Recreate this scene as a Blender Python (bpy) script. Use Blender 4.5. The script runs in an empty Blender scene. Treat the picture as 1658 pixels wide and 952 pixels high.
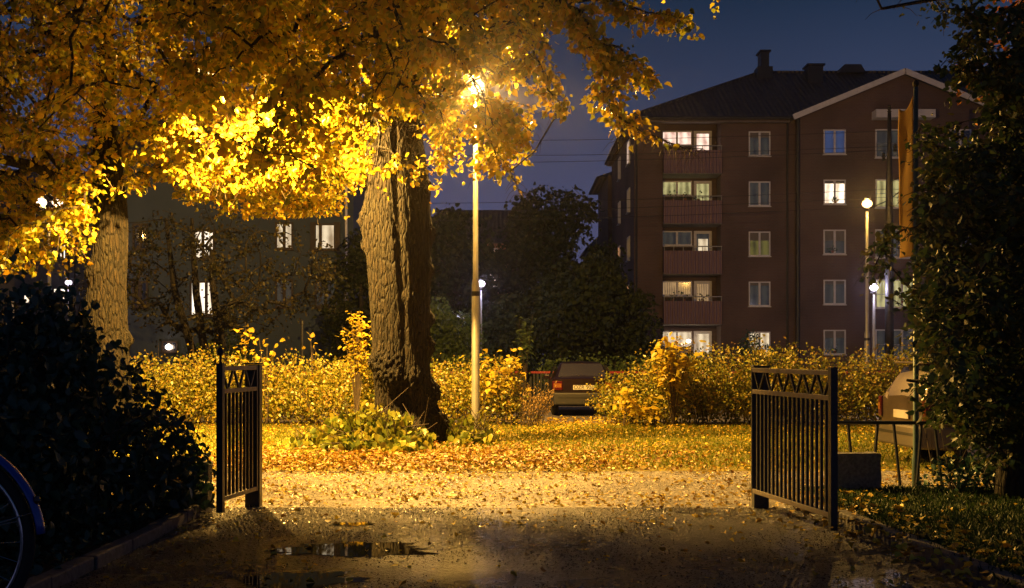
import bpy, math, random
import numpy as np
from mathutils import Vector, noise as mnoise

SC = bpy.context.scene
R = math.radians
rng = np.random.default_rng(7)
random.seed(7)
F = 1850.0          # focal length in photograph pixels
EYE = 1.6
CX, HY = 829.0, 575.0

# ------------------------------------------------------------------ camera
cam_d = bpy.data.cameras.new("camera")
cam = bpy.data.objects.new("camera", cam_d)
SC.collection.objects.link(cam)
cam.location = (0, 0, EYE)
cam.rotation_euler = (R(90), 0, 0)
cam_d.sensor_width = 36
cam_d.lens = 36 * F / 1658
cam_d.shift_y = (HY - 476) / 1658
cam_d.clip_start = 0.05
cam_d.clip_end = 2000
SC.camera = cam

# ------------------------------------------------------------------ world: dusk sky
W = bpy.data.worlds.new("World")
SC.world = W
W.use_nodes = True
nt = W.node_tree
bg = nt.nodes["Background"]
sky = nt.nodes.new("ShaderNodeTexSky")
sky.sky_type = 'NISHITA'
sky.sun_disc = False
sky.sun_elevation = R(-3.0)
sky.sun_rotation = R(200)
sky.air_density = 1.0
sky.dust_density = 1.0
sky.ozone_density = 3.0
tc = nt.nodes.new("ShaderNodeTexCoord")
sx = nt.nodes.new("ShaderNodeSeparateXYZ")
nt.links.new(tc.outputs["Generated"], sx.inputs[0])
ramp = nt.nodes.new("ShaderNodeValToRGB")       # town glow low over the horizon
cr = ramp.color_ramp
cr.elements[0].position = 0.0
cr.elements[0].color = (0.082, 0.078, 0.165, 1)
cr.elements[1].position = 0.75
cr.elements[1].color = (0.004, 0.010, 0.026, 1)
for p, c in ((0.12, (0.066, 0.072, 0.150)), (0.20, (0.036, 0.050, 0.105)), (0.29, (0.012, 0.026, 0.058))):
    e = cr.elements.new(p)
    e.color = (*c, 1)
nt.links.new(sx.outputs[2], ramp.inputs[0])
cn = nt.nodes.new("ShaderNodeTexNoise")
cn.inputs["Scale"].default_value = 2.2
cn.inputs["Detail"].default_value = 4
nt.links.new(tc.outputs["Generated"], cn.inputs["Vector"])
cm = nt.nodes.new("ShaderNodeMapRange")
cm.inputs["From Min"].default_value = 0.3
cm.inputs["From Max"].default_value = 0.7
cm.inputs["To Min"].default_value = 0.86
cm.inputs["To Max"].default_value = 1.14
nt.links.new(cn.outputs[0], cm.inputs[0])
mul = nt.nodes.new("ShaderNodeVectorMath")
mul.operation = 'SCALE'
nt.links.new(ramp.outputs[0], mul.inputs[0])
nt.links.new(cm.outputs[0], mul.inputs["Scale"])
sc_sky = nt.nodes.new("ShaderNodeVectorMath")
sc_sky.operation = 'SCALE'
sc_sky.inputs["Scale"].default_value = 0.05
nt.links.new(sky.outputs[0], sc_sky.inputs[0])
add = nt.nodes.new("ShaderNodeVectorMath")
add.operation = 'ADD'
nt.links.new(mul.outputs[0], add.inputs[0])
nt.links.new(sc_sky.outputs[0], add.inputs[1])
nt.links.new(add.outputs[0], bg.inputs["Color"])
bg.inputs["Strength"].default_value = 1.0

SC.view_settings.view_transform = 'Standard'
SC.view_settings.look = 'None'
SC.view_settings.exposure = 0.0
SC.view_settings.gamma = 1.0
SC.view_settings.use_curve_mapping = False
try:
    SC.render.engine = 'CYCLES'
    SC.cycles.use_denoising = True
    SC.cycles.max_bounces = 5
    SC.cycles.diffuse_bounces = 3
    SC.cycles.glossy_bounces = 3
    SC.cycles.transmission_bounces = 4
    SC.cycles.transparent_max_bounces = 8
    SC.cycles.sample_clamp_indirect = 4
    SC.cycles.sample_clamp_direct = 0
    SC.cycles.caustics_reflective = False
    SC.cycles.caustics_refractive = False
except Exception:
    pass

HAZE = .0006
SODIUM = (1.0, 0.53, 0.105)
MERCURY = (0.80, 0.72, 1.0)

# ------------------------------------------------------------------ helpers
def at(px, py, Y):
    """world point at distance Y that a pixel of the photograph looks at"""
    return Vector(((px - CX) / F * Y, Y, EYE + (HY - py) / F * Y))

def tag(o, label=None, cat=None, group=None, kind=None):
    if label: o["label"] = label
    if cat: o["category"] = cat
    if group: o["group"] = group
    if kind: o["kind"] = kind
    return o

def link(o, parent=None):
    SC.collection.objects.link(o)
    if parent is not None:
        o.parent = parent
    return o

def thing(name, label, cat, loc=(0, 0, 0), rotz=0, group=None):
    o = bpy.data.objects.new(name, None)
    o.empty_display_size = 0.2
    link(o)
    o.location = loc
    o.rotation_euler = (0, 0, rotz)
    return tag(o, label, cat, group)

def copy_tree(o, parent=None):
    c = o.copy()
    link(c)
    c.parent = parent
    for ch in list(o.children):
        copy_tree(ch, c)
    return c

class MB:
    def __init__(s):
        s.v = []; s.f = []
    def add(s, vs, fs):
        n = len(s.v)
        s.v.extend([tuple(v) for v in vs])
        s.f.extend([tuple(i + n for i in f) for f in fs])
        return s
    def box(s, x0, x1, y0, y1, z0, z1):
        v = [(x0, y0, z0), (x1, y0, z0), (x1, y1, z0), (x0, y1, z0), (x0, y0, z1), (x1, y0, z1), (x1, y1, z1), (x0, y1, z1)]
        return s.add(v, [(0, 3, 2, 1), (4, 5, 6, 7), (0, 1, 5, 4), (1, 2, 6, 5), (2, 3, 7, 6), (3, 0, 4, 7)])
    def bar(s, a, b, w, h, up=(0, 0, 1)):
        a = Vector(a); b = Vector(b); d = (b - a).normalized(); up = Vector(up)
        sd = d.cross(up)
        if sd.length < 1e-4: sd = d.cross(Vector((1, 0, 0)))
        sd.normalize(); u = sd.cross(d).normalized()
        v = []
        for p in (a, b):
            for i, j in ((-1, -1), (1, -1), (1, 1), (-1, 1)):
                v.append(p + sd * (w / 2 * i) + u * (h / 2 * j))
        return s.add(v, [(0, 3, 2, 1), (4, 5, 6, 7), (0, 1, 5, 4), (1, 2, 6, 5), (2, 3, 7, 6), (3, 0, 4, 7)])
    def tube(s, pts, rad, seg=8, cap=True):
        pts = [Vector(p) for p in pts]
        n = len(pts)
        if not hasattr(rad, '__len__'): rad = [rad] * n
        vs = []; prev = None
        for i, p in enumerate(pts):
            d = pts[min(i + 1, n - 1)] - pts[max(i - 1, 0)]
            if d.length < 1e-9: d = Vector((0, 0, 1))
            d.normalize()
            if prev is None:
                a = d.cross(Vector((0, 1, 0)))
                if a.length < 1e-3: a = d.cross(Vector((1, 0, 0)))
            else:
                a = prev - d * prev.dot(d)
            a.normalize(); prev = a; b = d.cross(a)
            for k in range(seg):
                t = 2 * math.pi * k / seg
                vs.append(p + a * (math.cos(t) * rad[i]) + b * (math.sin(t) * rad[i]))
        fs = []
        for i in range(n - 1):
            for k in range(seg):
                k2 = (k + 1) % seg
                fs.append((i * seg + k, i * seg + k2, (i + 1) * seg + k2, (i + 1) * seg + k))
        if cap:
            fs.append(tuple(range(seg - 1, -1, -1)))
            fs.append(tuple((n - 1) * seg + k for k in range(seg)))
        return s.add(vs, fs)
    def lathe(s, c, prof, seg=16):
        c = Vector(c); vs = []; fs = []
        for r, z in prof:
            for k in range(seg):
                t = 2 * math.pi * k / seg
                vs.append((c.x + math.cos(t) * r, c.y + math.sin(t) * r, c.z + z))
        for i in range(len(prof) - 1):
            for k in range(seg):
                k2 = (k + 1) % seg
                fs.append((i * seg + k, i * seg + k2, (i + 1) * seg + k2, (i + 1) * seg + k))
        fs.append(tuple(range(seg - 1, -1, -1)))
        fs.append(tuple((len(prof) - 1) * seg + k for k in range(seg)))
        return s.add(vs, fs)
    def torus(s, c, R0, r, axis='Y', n=48, m=8, a0=0.0, a1=2 * math.pi, flat=1.0):
        closed = abs(a1 - a0 - 2 * math.pi) < 1e-6
        cnt = n if closed else n + 1
        vs = []; fs = []
        for i in range(cnt):
            t = a0 + (a1 - a0) * i / n
            for j in range(m):
                q = 2 * math.pi * j / m
                rr = R0 + r * math.cos(q)
                vs.append((c[0] + rr * math.cos(t), c[1] + r * flat * math.sin(q), c[2] + rr * math.sin(t)))
        for i in range(n):
            i2 = (i + 1) % cnt
            for j in range(m):
                j2 = (j + 1) % m
                fs.append((i * m + j, i2 * m + j, i2 * m + j2, i * m + j2))
        return s.add(vs, fs)
    def prism(s, poly, d0, d1, plane='XZ'):
        """extrude a polygon given in plane XZ along Y, XY along Z or YZ along X"""
        n = len(poly); vs = []
        for d in (d0, d1):
            for a, b in poly:
                vs.append((a, d, b) if plane == 'XZ' else ((a, b, d) if plane == 'XY' else (d, a, b)))
        fs = [tuple(range(n)), tuple(range(2 * n - 1, n - 1, -1))]
        for i in range(n):
            j = (i + 1) % n
            fs.append((i, i + n, j + n, j))
        return s.add(vs, fs)
    def build(s, name, mat, parent=None, smooth=False, bevel=0):
        me = bpy.data.meshes.new(name)
        me.from_pydata(s.v, [], s.f)
        me.update()
        import bmesh
        bm = bmesh.new(); bm.from_mesh(me)
        bmesh.ops.recalc_face_normals(bm, faces=bm.faces)
        bm.to_mesh(me); bm.free()
        if smooth:
            me.polygons.foreach_set("use_smooth", [True] * len(me.polygons))
        me.materials.append(mat)
        o = bpy.data.objects.new(name, me)
        link(o, parent)
        if bevel:
            m = o.modifiers.new("bevel", 'BEVEL'); m.width = bevel; m.segments = 2; m.limit_method = 'ANGLE'
        return o

def np_mesh(name, V, Q, mat, parent=None, tone=None, smooth=False, uv=None):
    """quad mesh from numpy arrays; tone = one random number per face"""
    me = bpy.data.meshes.new(name)
    V = np.asarray(V, dtype=np.float32); Q = np.asarray(Q, dtype=np.int32)
    me.vertices.add(len(V)); me.vertices.foreach_set("co", V.ravel())
    k = Q.shape[1]
    me.loops.add(Q.size); me.loops.foreach_set("vertex_index", Q.ravel())
    me.polygons.add(len(Q)); me.polygons.foreach_set("loop_start", np.arange(0, Q.size, k, dtype=np.int32))
    if tone is not None:
        a = me.attributes.new("tone", 'FLOAT', 'FACE')
        a.data.foreach_set("value", np.asarray(tone, dtype=np.float32))
    me.update(calc_edges=True)
    if smooth:
        me.polygons.foreach_set("use_smooth", np.ones(len(Q), dtype=bool))
    me.materials.append(mat)
    o = bpy.data.objects.new(name, me)
    return link(o, parent)

def unit(a):
    return a / np.maximum(np.linalg.norm(a, axis=1, keepdims=True), 1e-9)

def leaf_obj(name, P, L, A, N, mat, parent=None, width=0.8, fold=0.12, tone=None):
    """many small folded leaves, each with a point, a shoulder and a midrib"""
    n = len(P); L = np.asarray(L).reshape(-1, 1)
    A = unit(A); S = unit(np.cross(A, N)); N = np.cross(S, A)
    cup = (rng.uniform(-0.2, 1.2, (n, 1)) * fold) * L
    w = L * width / 2
    curl = N * (rng.uniform(-.5, .15, (n, 1)) * L) + S * (rng.uniform(-.2, .2, (n, 1)) * L)
    v = np.stack([P, P + A * L * .22 - S * w * .92 + N * cup, P + A * L * .62 - S * w * .80 + N * cup,
                  P + A * L + curl, P + A * L * .62 + S * w * .80 + N * cup, P + A * L * .22 + S * w * .92 + N * cup], axis=1).reshape(-1, 3)
    b = (np.arange(n) * 6)[:, None]
    q = np.concatenate([b + np.array([0, 1, 2, 3]), b + np.array([0, 3, 4, 5])], axis=1).reshape(-1, 4)
    if tone is None: tone = rng.random(n)
    return np_mesh(name, v, q, mat, parent, tone=np.repeat(tone, 2))

def rand_dir(n, down=0.0, spread=1.0):
    a = rng.normal(size=(n, 3)) * np.array([spread, spread, spread])
    a[:, 2] -= down
    return unit(a)

# ------------------------------------------------------------------ materials
def new_mat(name):
    m = bpy.data.materials.new(name)
    m.use_nodes = True
    n = m.node_tree
    return m, n, n.nodes["Principled BSDF"]

def nd(n, t, **kw):
    x = n.nodes.new(t)
    for k, v in kw.items():
        if k in x.inputs: x.inputs[k].default_value = v
        else: setattr(x, k, v)
    return x

def coords(n, scale=(1, 1, 1), kind="Object"):
    c = nd(n, "ShaderNodeTexCoord"); m = nd(n, "ShaderNodeMapping")
    m.inputs["Scale"].default_value = scale
    n.links.new(c.outputs[kind], m.inputs[0])
    return m.outputs[0]

def rough_mat(name, c1, c2, scale=5.0, stretch=(1, 1, 1), rough=0.6, bump=0.0, bscale=None, metallic=0.0, spec=0.5, rough2=None, bdist=0.02):
    m, n, b = new_mat(name)
    co = coords(n, stretch)
    nz = nd(n, "ShaderNodeTexNoise", Scale=scale, Detail=6.0, Roughness=0.6)
    n.links.new(co, nz.inputs["Vector"])
    rp = nd(n, "ShaderNodeValToRGB")
    rp.color_ramp.elements[0].position = 0.32; rp.color_ramp.elements[0].color = (*c1, 1)
    rp.color_ramp.elements[1].position = 0.68; rp.color_ramp.elements[1].color = (*c2, 1)
    n.links.new(nz.outputs[0], rp.inputs[0])
    n.links.new(rp.outputs[0], b.inputs["Base Color"])
    b.inputs["Roughness"].default_value = rough
    b.inputs["Metallic"].default_value = metallic
    b.inputs["Specular IOR Level"].default_value = spec
    if rough2 is not None:
        mr = nd(n, "ShaderNodeMapRange")
        mr.inputs["From Min"].default_value = .35; mr.inputs["From Max"].default_value = .65
        mr.inputs["To Min"].default_value = rough; mr.inputs["To Max"].default_value = rough2
        n.links.new(nz.outputs[0], mr.inputs[0]); n.links.new(mr.outputs[0], b.inputs["Roughness"])
    if bump:
        n2 = nd(n, "ShaderNodeTexNoise", Scale=bscale or scale * 4, Detail=5.0, Roughness=0.65)
        n.links.new(co, n2.inputs["Vector"])
        bp = nd(n, "ShaderNodeBump", Strength=bump, Distance=bdist)
        n.links.new(n2.outputs[0], bp.inputs["Height"])
        n.links.new(bp.outputs[0], b.inputs["Normal"])
    return m

def leaf_mat(name, cols, trans=0.35, rough=0.45, spec=0.4):
    """leaf colour picked by each leaf's own number; light shines partly through"""
    m, n, b = new_mat(name)
    at_ = nd(n, "ShaderNodeAttribute", attribute_name="tone")
    rp = nd(n, "ShaderNodeValToRGB")
    els = rp.color_ramp.elements
    els[0].position = 0; els[0].color = (*cols[0], 1)
    els[1].position = 1; els[1].color = (*cols[-1], 1)
    for i, c in enumerate(cols[1:-1]):
        e = els.new((i + 1) / (len(cols) - 1)); e.color = (*c, 1)
    n.links.new(at_.outputs["Fac"], rp.inputs[0])
    n.links.new(rp.outputs[0], b.inputs["Base Color"])
    b.inputs["Roughness"].default_value = rough
    b.inputs["Specular IOR Level"].default_value = spec
    tr = nd(n, "ShaderNodeBsdfTranslucent")
    n.links.new(rp.outputs[0], tr.inputs["Color"])
    mx = nd(n, "ShaderNodeMixShader"); mx.inputs[0].default_value = trans
    out = n.nodes["Material Output"]
    n.links.new(b.outputs[0], mx.inputs[1]); n.links.new(tr.outputs[0], mx.inputs[2])
    n.links.new(mx.outputs[0], out.inputs[0])
    return m

def glow_mat(name, col, strength, mix=0.5):
    """lamp glass: shines and lets the lamp inside shine through"""
    m, n, b = new_mat(name)
    n.nodes.remove(b)
    e = nd(n, "ShaderNodeEmission", Strength=strength); e.inputs[0].default_value = (*col, 1)
    t = nd(n, "ShaderNodeBsdfTransparent")
    mx = nd(n, "ShaderNodeMixShader"); mx.inputs[0].default_value = mix
    n.links.new(t.outputs[0], mx.inputs[1]); n.links.new(e.outputs[0], mx.inputs[2])
    n.links.new(mx.outputs[0], n.nodes["Material Output"].inputs[0])
    return m

def lit_mat(name, c1, c2, strength, scale=3.0, bands=6.0):
    """a window with the room lamp on behind curtains"""
    m, n, b = new_mat(name)
    co = coords(n)
    nz = nd(n, "ShaderNodeTexNoise", Scale=scale, Detail=3.0)
    n.links.new(co, nz.inputs["Vector"])
    wv = nd(n, "ShaderNodeTexWave", Scale=bands, Distortion=1.5)
    wv.bands_direction = 'X'
    n.links.new(co, wv.inputs["Vector"])
    ad = nd(n, "ShaderNodeMath", operation='MULTIPLY_ADD')
    n.links.new(wv.outputs["Fac"], ad.inputs[0]); ad.inputs[1].default_value = 0.35
    n.links.new(nz.outputs[0], ad.inputs[2])
    rp = nd(n, "ShaderNodeValToRGB")
    rp.color_ramp.elements[0].position = 0.4; rp.color_ramp.elements[0].color = (*c1, 1)
    rp.color_ramp.elements[1].position = 0.85; rp.color_ramp.elements[1].color = (*c2, 1)
    n.links.new(ad.outputs[0], rp.inputs[0])
    n.links.new(rp.outputs[0], b.inputs["Emission Color"])
    b.inputs["Emission Strength"].default_value = strength
    b.inputs["Base Color"].default_value = (0.05, 0.05, 0.05, 1)
    b.inputs["Roughness"].default_value = 0.1
    return m

M = {}
# --- ground surfaces
def asphalt(name, c1, c2, r1, r2, bump, dist):
    m, n, b = new_mat(name)
    co = coords(n)
    big = nd(n, "ShaderNodeTexNoise", Scale=0.55, Detail=5.0, Roughness=.6)
    fine = nd(n, "ShaderNodeTexNoise", Scale=34.0, Detail=5.0, Roughness=.85)
    vor = nd(n, "ShaderNodeTexVoronoi", Scale=38.0)
    for x in (big, fine, vor): n.links.new(co, x.inputs["Vector"])
    rp = nd(n, "ShaderNodeValToRGB")
    rp.color_ramp.elements[0].position = .3; rp.color_ramp.elements[0].color = (*c1, 1)
    rp.color_ramp.elements[1].position = .7; rp.color_ramp.elements[1].color = (*c2, 1)
    v2 = nd(n, "ShaderNodeTexVoronoi", Scale=30.0); n.links.new(co, v2.inputs["Vector"])
    mixf = nd(n, "ShaderNodeMath", operation='MULTIPLY_ADD')
    n.links.new(fine.outputs[0], mixf.inputs[0]); mixf.inputs[1].default_value = .5
    h = nd(n, "ShaderNodeMath", operation='MULTIPLY'); h.inputs[1].default_value = .5
    n.links.new(big.outputs[0], h.inputs[0]); n.links.new(h.outputs[0], mixf.inputs[2])
    n.links.new(mixf.outputs[0], rp.inputs[0])
    sv = nd(n, "ShaderNodeSeparateColor"); n.links.new(v2.outputs["Color"], sv.inputs[0])
    gt = nd(n, "ShaderNodeMapRange"); gt.inputs["From Min"].default_value = .55; gt.inputs["From Max"].default_value = 1.0   # pale chippings in the bitumen
    gt.inputs["To Max"].default_value = 1.0; n.links.new(sv.outputs[0], gt.inputs[0])
    pw = nd(n, "ShaderNodeMath", operation='POWER'); pw.inputs[1].default_value = 1.5; n.links.new(gt.outputs[0], pw.inputs[0])
    ch = nd(n, "ShaderNodeMix", data_type='RGBA'); n.links.new(pw.outputs[0], ch.inputs["Factor"]); n.links.new(rp.outputs[0], ch.inputs["A"]); ch.inputs["B"].default_value = (c2[0] * 2.2 + .02, c2[1] * 2.2 + .02, c2[2] * 2.2 + .02, 1)
    n.links.new(ch.outputs["Result"], b.inputs["Base Color"])
    mr = nd(n, "ShaderNodeMapRange")
    mr.inputs["From Min"].default_value = .38; mr.inputs["From Max"].default_value = .62
    mr.inputs["To Min"].default_value = r1; mr.inputs["To Max"].default_value = r2
    n.links.new(big.outputs[0], mr.inputs[0]); n.links.new(mr.outputs[0], b.inputs["Roughness"])
    hh = nd(n, "ShaderNodeMath", operation='ADD')
    n.links.new(fine.outputs[0], hh.inputs[0]); n.links.new(vor.outputs[0], hh.inputs[1])
    bp = nd(n, "ShaderNodeBump", Strength=bump, Distance=dist)
    n.links.new(hh.outputs[0], bp.inputs["Height"]); n.links.new(bp.outputs[0], b.inputs["Normal"])
    b.inputs["Specular IOR Level"].default_value = 0.6
    return m
M['drive'] = asphalt("wet_asphalt", (.010, .010, .011), (.038, .036, .035), .24, .38, 1.0, .03)
M['path'] = asphalt("gravelly_asphalt", (.15, .14, .12), (.38, .34, .29), .28, .44, .9, .04)
M['street'] = asphalt("street_asphalt", (.06, .055, .055), (.11, .10, .10), .5, .7, .5, .01)
M['ground'] = rough_mat("dark_turf", (.02, .025, .01), (.05, .055, .02), 1.5, bump=.6, bscale=30, rough=.9, bdist=.04)
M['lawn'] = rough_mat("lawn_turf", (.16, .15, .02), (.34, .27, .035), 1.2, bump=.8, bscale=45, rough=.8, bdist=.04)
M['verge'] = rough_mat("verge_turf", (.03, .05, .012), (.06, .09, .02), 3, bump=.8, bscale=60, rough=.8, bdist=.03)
M['soil'] = rough_mat("bed_soil", (.02, .016, .010), (.05, .04, .025), 6, bump=.8, bscale=40, rough=.9)
m, n, b = new_mat("puddle_water")
b.inputs["Base Color"].default_value = (.012, .012, .013, 1); b.inputs["Roughness"].default_value = .025
b.inputs["IOR"].default_value = 1.45
M['water'] = m
M['stone'] = rough_mat("granite", (.10, .10, .10), (.24, .23, .22), 30, bump=.6, bscale=60, rough=.75, bdist=.01)
M['kerb'] = rough_mat("kerb_granite", (.09, .085, .08), (.20, .19, .175), 18, bump=.5, bscale=50, rough=.7, bdist=.01)
# --- buildings
def brick_mat(name, c1, c2, mortar, scale):
    m, n, b = new_mat(name)
    c = nd(n, "ShaderNodeTexCoord"); s = nd(n, "ShaderNodeSeparateXYZ"); n.links.new(c.outputs["Object"], s.inputs[0])
    a = nd(n, "ShaderNodeMath", operation='ADD'); n.links.new(s.outputs[0], a.inputs[0]); n.links.new(s.outputs[1], a.inputs[1])
    k = nd(n, "ShaderNodeCombineXYZ"); n.links.new(a.outputs[0], k.inputs[0]); n.links.new(s.outputs[2], k.inputs[1])
    br = nd(n, "ShaderNodeTexBrick", Scale=scale)
    br.inputs["Color1"].default_value = (*c1, 1); br.inputs["Color2"].default_value = (*c2, 1); br.inputs["Mortar"].default_value = (*mortar, 1)
    br.inputs["Mortar Size"].default_value = .018
    br.inputs["Brick Width"].default_value = .25; br.inputs["Row Height"].default_value = .085
    n.links.new(k.outputs[0], br.inputs["Vector"])
    nz = nd(n, "ShaderNodeTexNoise", Scale=.35, Detail=5.0); n.links.new(c.outputs["Object"], nz.inputs["Vector"])
    mr = nd(n, "ShaderNodeMapRange"); mr.inputs["To Min"].default_value = .60; mr.inputs["To Max"].default_value = 1.35
    mr.inputs["From Min"].default_value = .3; mr.inputs["From Max"].default_value = .7
    n.links.new(nz.outputs[0], mr.inputs[0])
    vm = nd(n, "ShaderNodeVectorMath", operation='SCALE'); n.links.new(br.outputs[0], vm.inputs[0]); n.links.new(mr.outputs[0], vm.inputs["Scale"])
    n.links.new(vm.outputs[0], b.inputs["Base Color"])
    b.inputs["Roughness"].default_value = .85
    bp = nd(n, "ShaderNodeBump", Strength=.4, Distance=.01, invert=True); n.links.new(br.outputs["Fac"], bp.inputs["Height"]); n.links.new(bp.outputs[0], b.inputs["Normal"])
    return m
M['brick'] = brick_mat("red_brick", (.105, .056, .052), (.13, .068, .06), (.11, .09, .085), 1.0)
M['salmon'] = rough_mat("salmon_render", (.42, .24, .16), (.50, .30, .20), 1.0, bump=.2, rough=.85)
M['grey_render'] = rough_mat("grey_render", (.038, .062, .11), (.055, .08, .135), .4, bump=.2, bscale=20, rough=.9)
M['pale_render'] = rough_mat("pale_render", (.45, .46, .50), (.58, .58, .60), .4, bump=.2, bscale=20, rough=.9)
M['base_render'] = rough_mat("plinth_render", (.12, .12, .12), (.18, .18, .18), 2, bump=.3, rough=.9)
def tile_mat(name, c1, c2):
    m, n, b = new_mat(name)
    co = coords(n)
    w1 = nd(n, "ShaderNodeTexWave", Scale=1.1, Distortion=.0); w1.bands_direction = 'X'
    w2 = nd(n, "ShaderNodeTexWave", Scale=1.0, Distortion=.0); w2.bands_direction = 'Z'; w2.wave_profile = 'SAW'
    nz = nd(n, "ShaderNodeTexNoise", Scale=3.0, Detail=4.0)
    for x in (w1, w2, nz): n.links.new(co, x.inputs["Vector"])
    a = nd(n, "ShaderNodeMath", operation='ADD'); n.links.new(w1.outputs["Fac"], a.inputs[0]); n.links.new(w2.outputs["Fac"], a.inputs[1])
    rp = nd(n, "ShaderNodeValToRGB")
    rp.color_ramp.elements[0].position = .35; rp.color_ramp.elements[0].color = (*c1, 1)
    rp.color_ramp.elements[1].position = .65; rp.color_ramp.elements[1].color = (*c2, 1)
    n.links.new(nz.outputs[0], rp.inputs[0]); n.links.new(rp.outputs[0], b.inputs["Base Color"])
    bp = nd(n, "ShaderNodeBump", Strength=.9, Distance=.06); n.links.new(a.outputs[0], bp.inputs["Height"]); n.links.new(bp.outputs[0], b.inputs["Normal"])
    b.inputs["Roughness"].default_value = .5
    return m
M['tiles'] = tile_mat("dark_roof_tiles", (.030, .030, .036), (.06, .058, .066))
M['roof_metal'] = rough_mat("dark_sheet_metal", (.012, .016, .022), (.025, .03, .04), 2, rough=.5, metallic=.2)
M['white_paint'] = rough_mat("white_paint", (.62, .62, .64), (.74, .74, .76), 4, rough=.5)
M['soffit'] = rough_mat("soffit_wood", (.12, .10, .10), (.17, .14, .13), 3, rough=.7)
M['concrete'] = rough_mat("balcony_concrete", (.18, .17, .17), (.26, .25, .24), 3, rough=.8)
m, n, b = new_mat("corrugated_balcony_sheet")
co = coords(n); wv = nd(n, "ShaderNodeTexWave", Scale=1.6); wv.bands_direction = 'X'; n.links.new(co, wv.inputs["Vector"])
nz = nd(n, "ShaderNodeTexNoise", Scale=1.5, Detail=4.0); n.links.new(co, nz.inputs["Vector"])
rp = nd(n, "ShaderNodeValToRGB"); rp.color_ramp.elements[0].color = (.24, .15, .165, 1); rp.color_ramp.elements[1].color = (.30, .19, .20, 1)
n.links.new(nz.outputs[0], rp.inputs[0]); n.links.new(rp.outputs[0], b.inputs["Base Color"])
bp = nd(n, "ShaderNodeBump", Strength=1.0, Distance=.09); n.links.new(wv.outputs["Fac"], bp.inputs["Height"]); n.links.new(bp.outputs[0], b.inputs["Normal"])
b.inputs["Roughness"].default_value = .6
M['corrugated'] = m
m, n, b = new_mat("dark_window_glass")
b.inputs["Base Color"].default_value = (.02, .026, .04, 1); b.inputs["Roughness"].default_value = .06
b.inputs["Specular IOR Level"].default_value = 1.0
M['glass'] = m
M['win_dim'] = lit_mat("window_dim_green", (.008, .010, .012), (.028, .028, .022), 1.0, 2.0, .8)
M['win_dimgold'] = lit_mat("window_dim_gold", (.03, .028, .008), (.11, .095, .02), 1.0, 2.0, .8)
M['win_blue'] = lit_mat("window_blinds_blue", (.015, .028, .08), (.025, .05, .13), 1.0, 1.0, 0.5)
M['win_yellow'] = lit_mat("window_lit_yellow", (.16, .14, .05), (.50, .44, .18), 1.0, 1.6, .9)
M['win_pink'] = lit_mat("window_lit_pink", (.75, .42, .32), (1.5, 1.1, .85), 1.0, 2.2, .7)
M['win_white'] = lit_mat("window_lit_white", (1.0, .75, .5), (2.0, 1.7, 1.3), 1.0, 2.0, .6)
M['win_cream'] = lit_mat("window_lit_cream", (.36, .25, .14), (.95, .75, .48), 1.0, 1.6, .7)
M['win_curtain'] = lit_mat("window_curtains_amber", (.055, .03, .014), (.36, .22, .10), 1.0, 1.2, 2.4)
M['win_orange'] = lit_mat("window_lit_orange", (.9, .35, .12), (1.5, .7, .3), 1.0, 2, 2)
# --- metals
M['gate'] = rough_mat("dark_gate_paint", (.014, .018, .022), (.035, .04, .045), 25, rough=.38, bump=.15, bscale=90, bdist=.004)
M['rail_lit'] = rough_mat("gate_rail_lit", (.14, .115, .09), (.23, .19, .15), 14, stretch=(1, 1, 1), rough=.42, bump=.3, bscale=60, bdist=.004)  # paler brown carries the lamplight on the gate rails
M['pole'] = rough_mat("galvanised_pole", (.26, .26, .25), (.40, .40, .38), 10, stretch=(1, 1, .3), rough=.45, metallic=.3, bump=.1)
M['pole_green'] = rough_mat("green_pole_paint", (.05, .10, .09), (.09, .16, .14), 9, rough=.4)
M['dark_metal'] = rough_mat("dark_metal", (.015, .015, .018), (.035, .035, .04), 9, rough=.5, metallic=.3)
M['wire'] = rough_mat("wire", (.015, .015, .018), (.02, .02, .024), 5, rough=.6)
M['lamp_sodium'] = glow_mat("sodium_lamp_glass", (1.0, .64, .24), 8)
M['lamp_white'] = glow_mat("white_lamp_glass", (1.0, .86, 1.0), 6)
M['lamp_pinkish'] = glow_mat("pinkish_lamp_glass", (1.0, .74, .50), 6)
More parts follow.
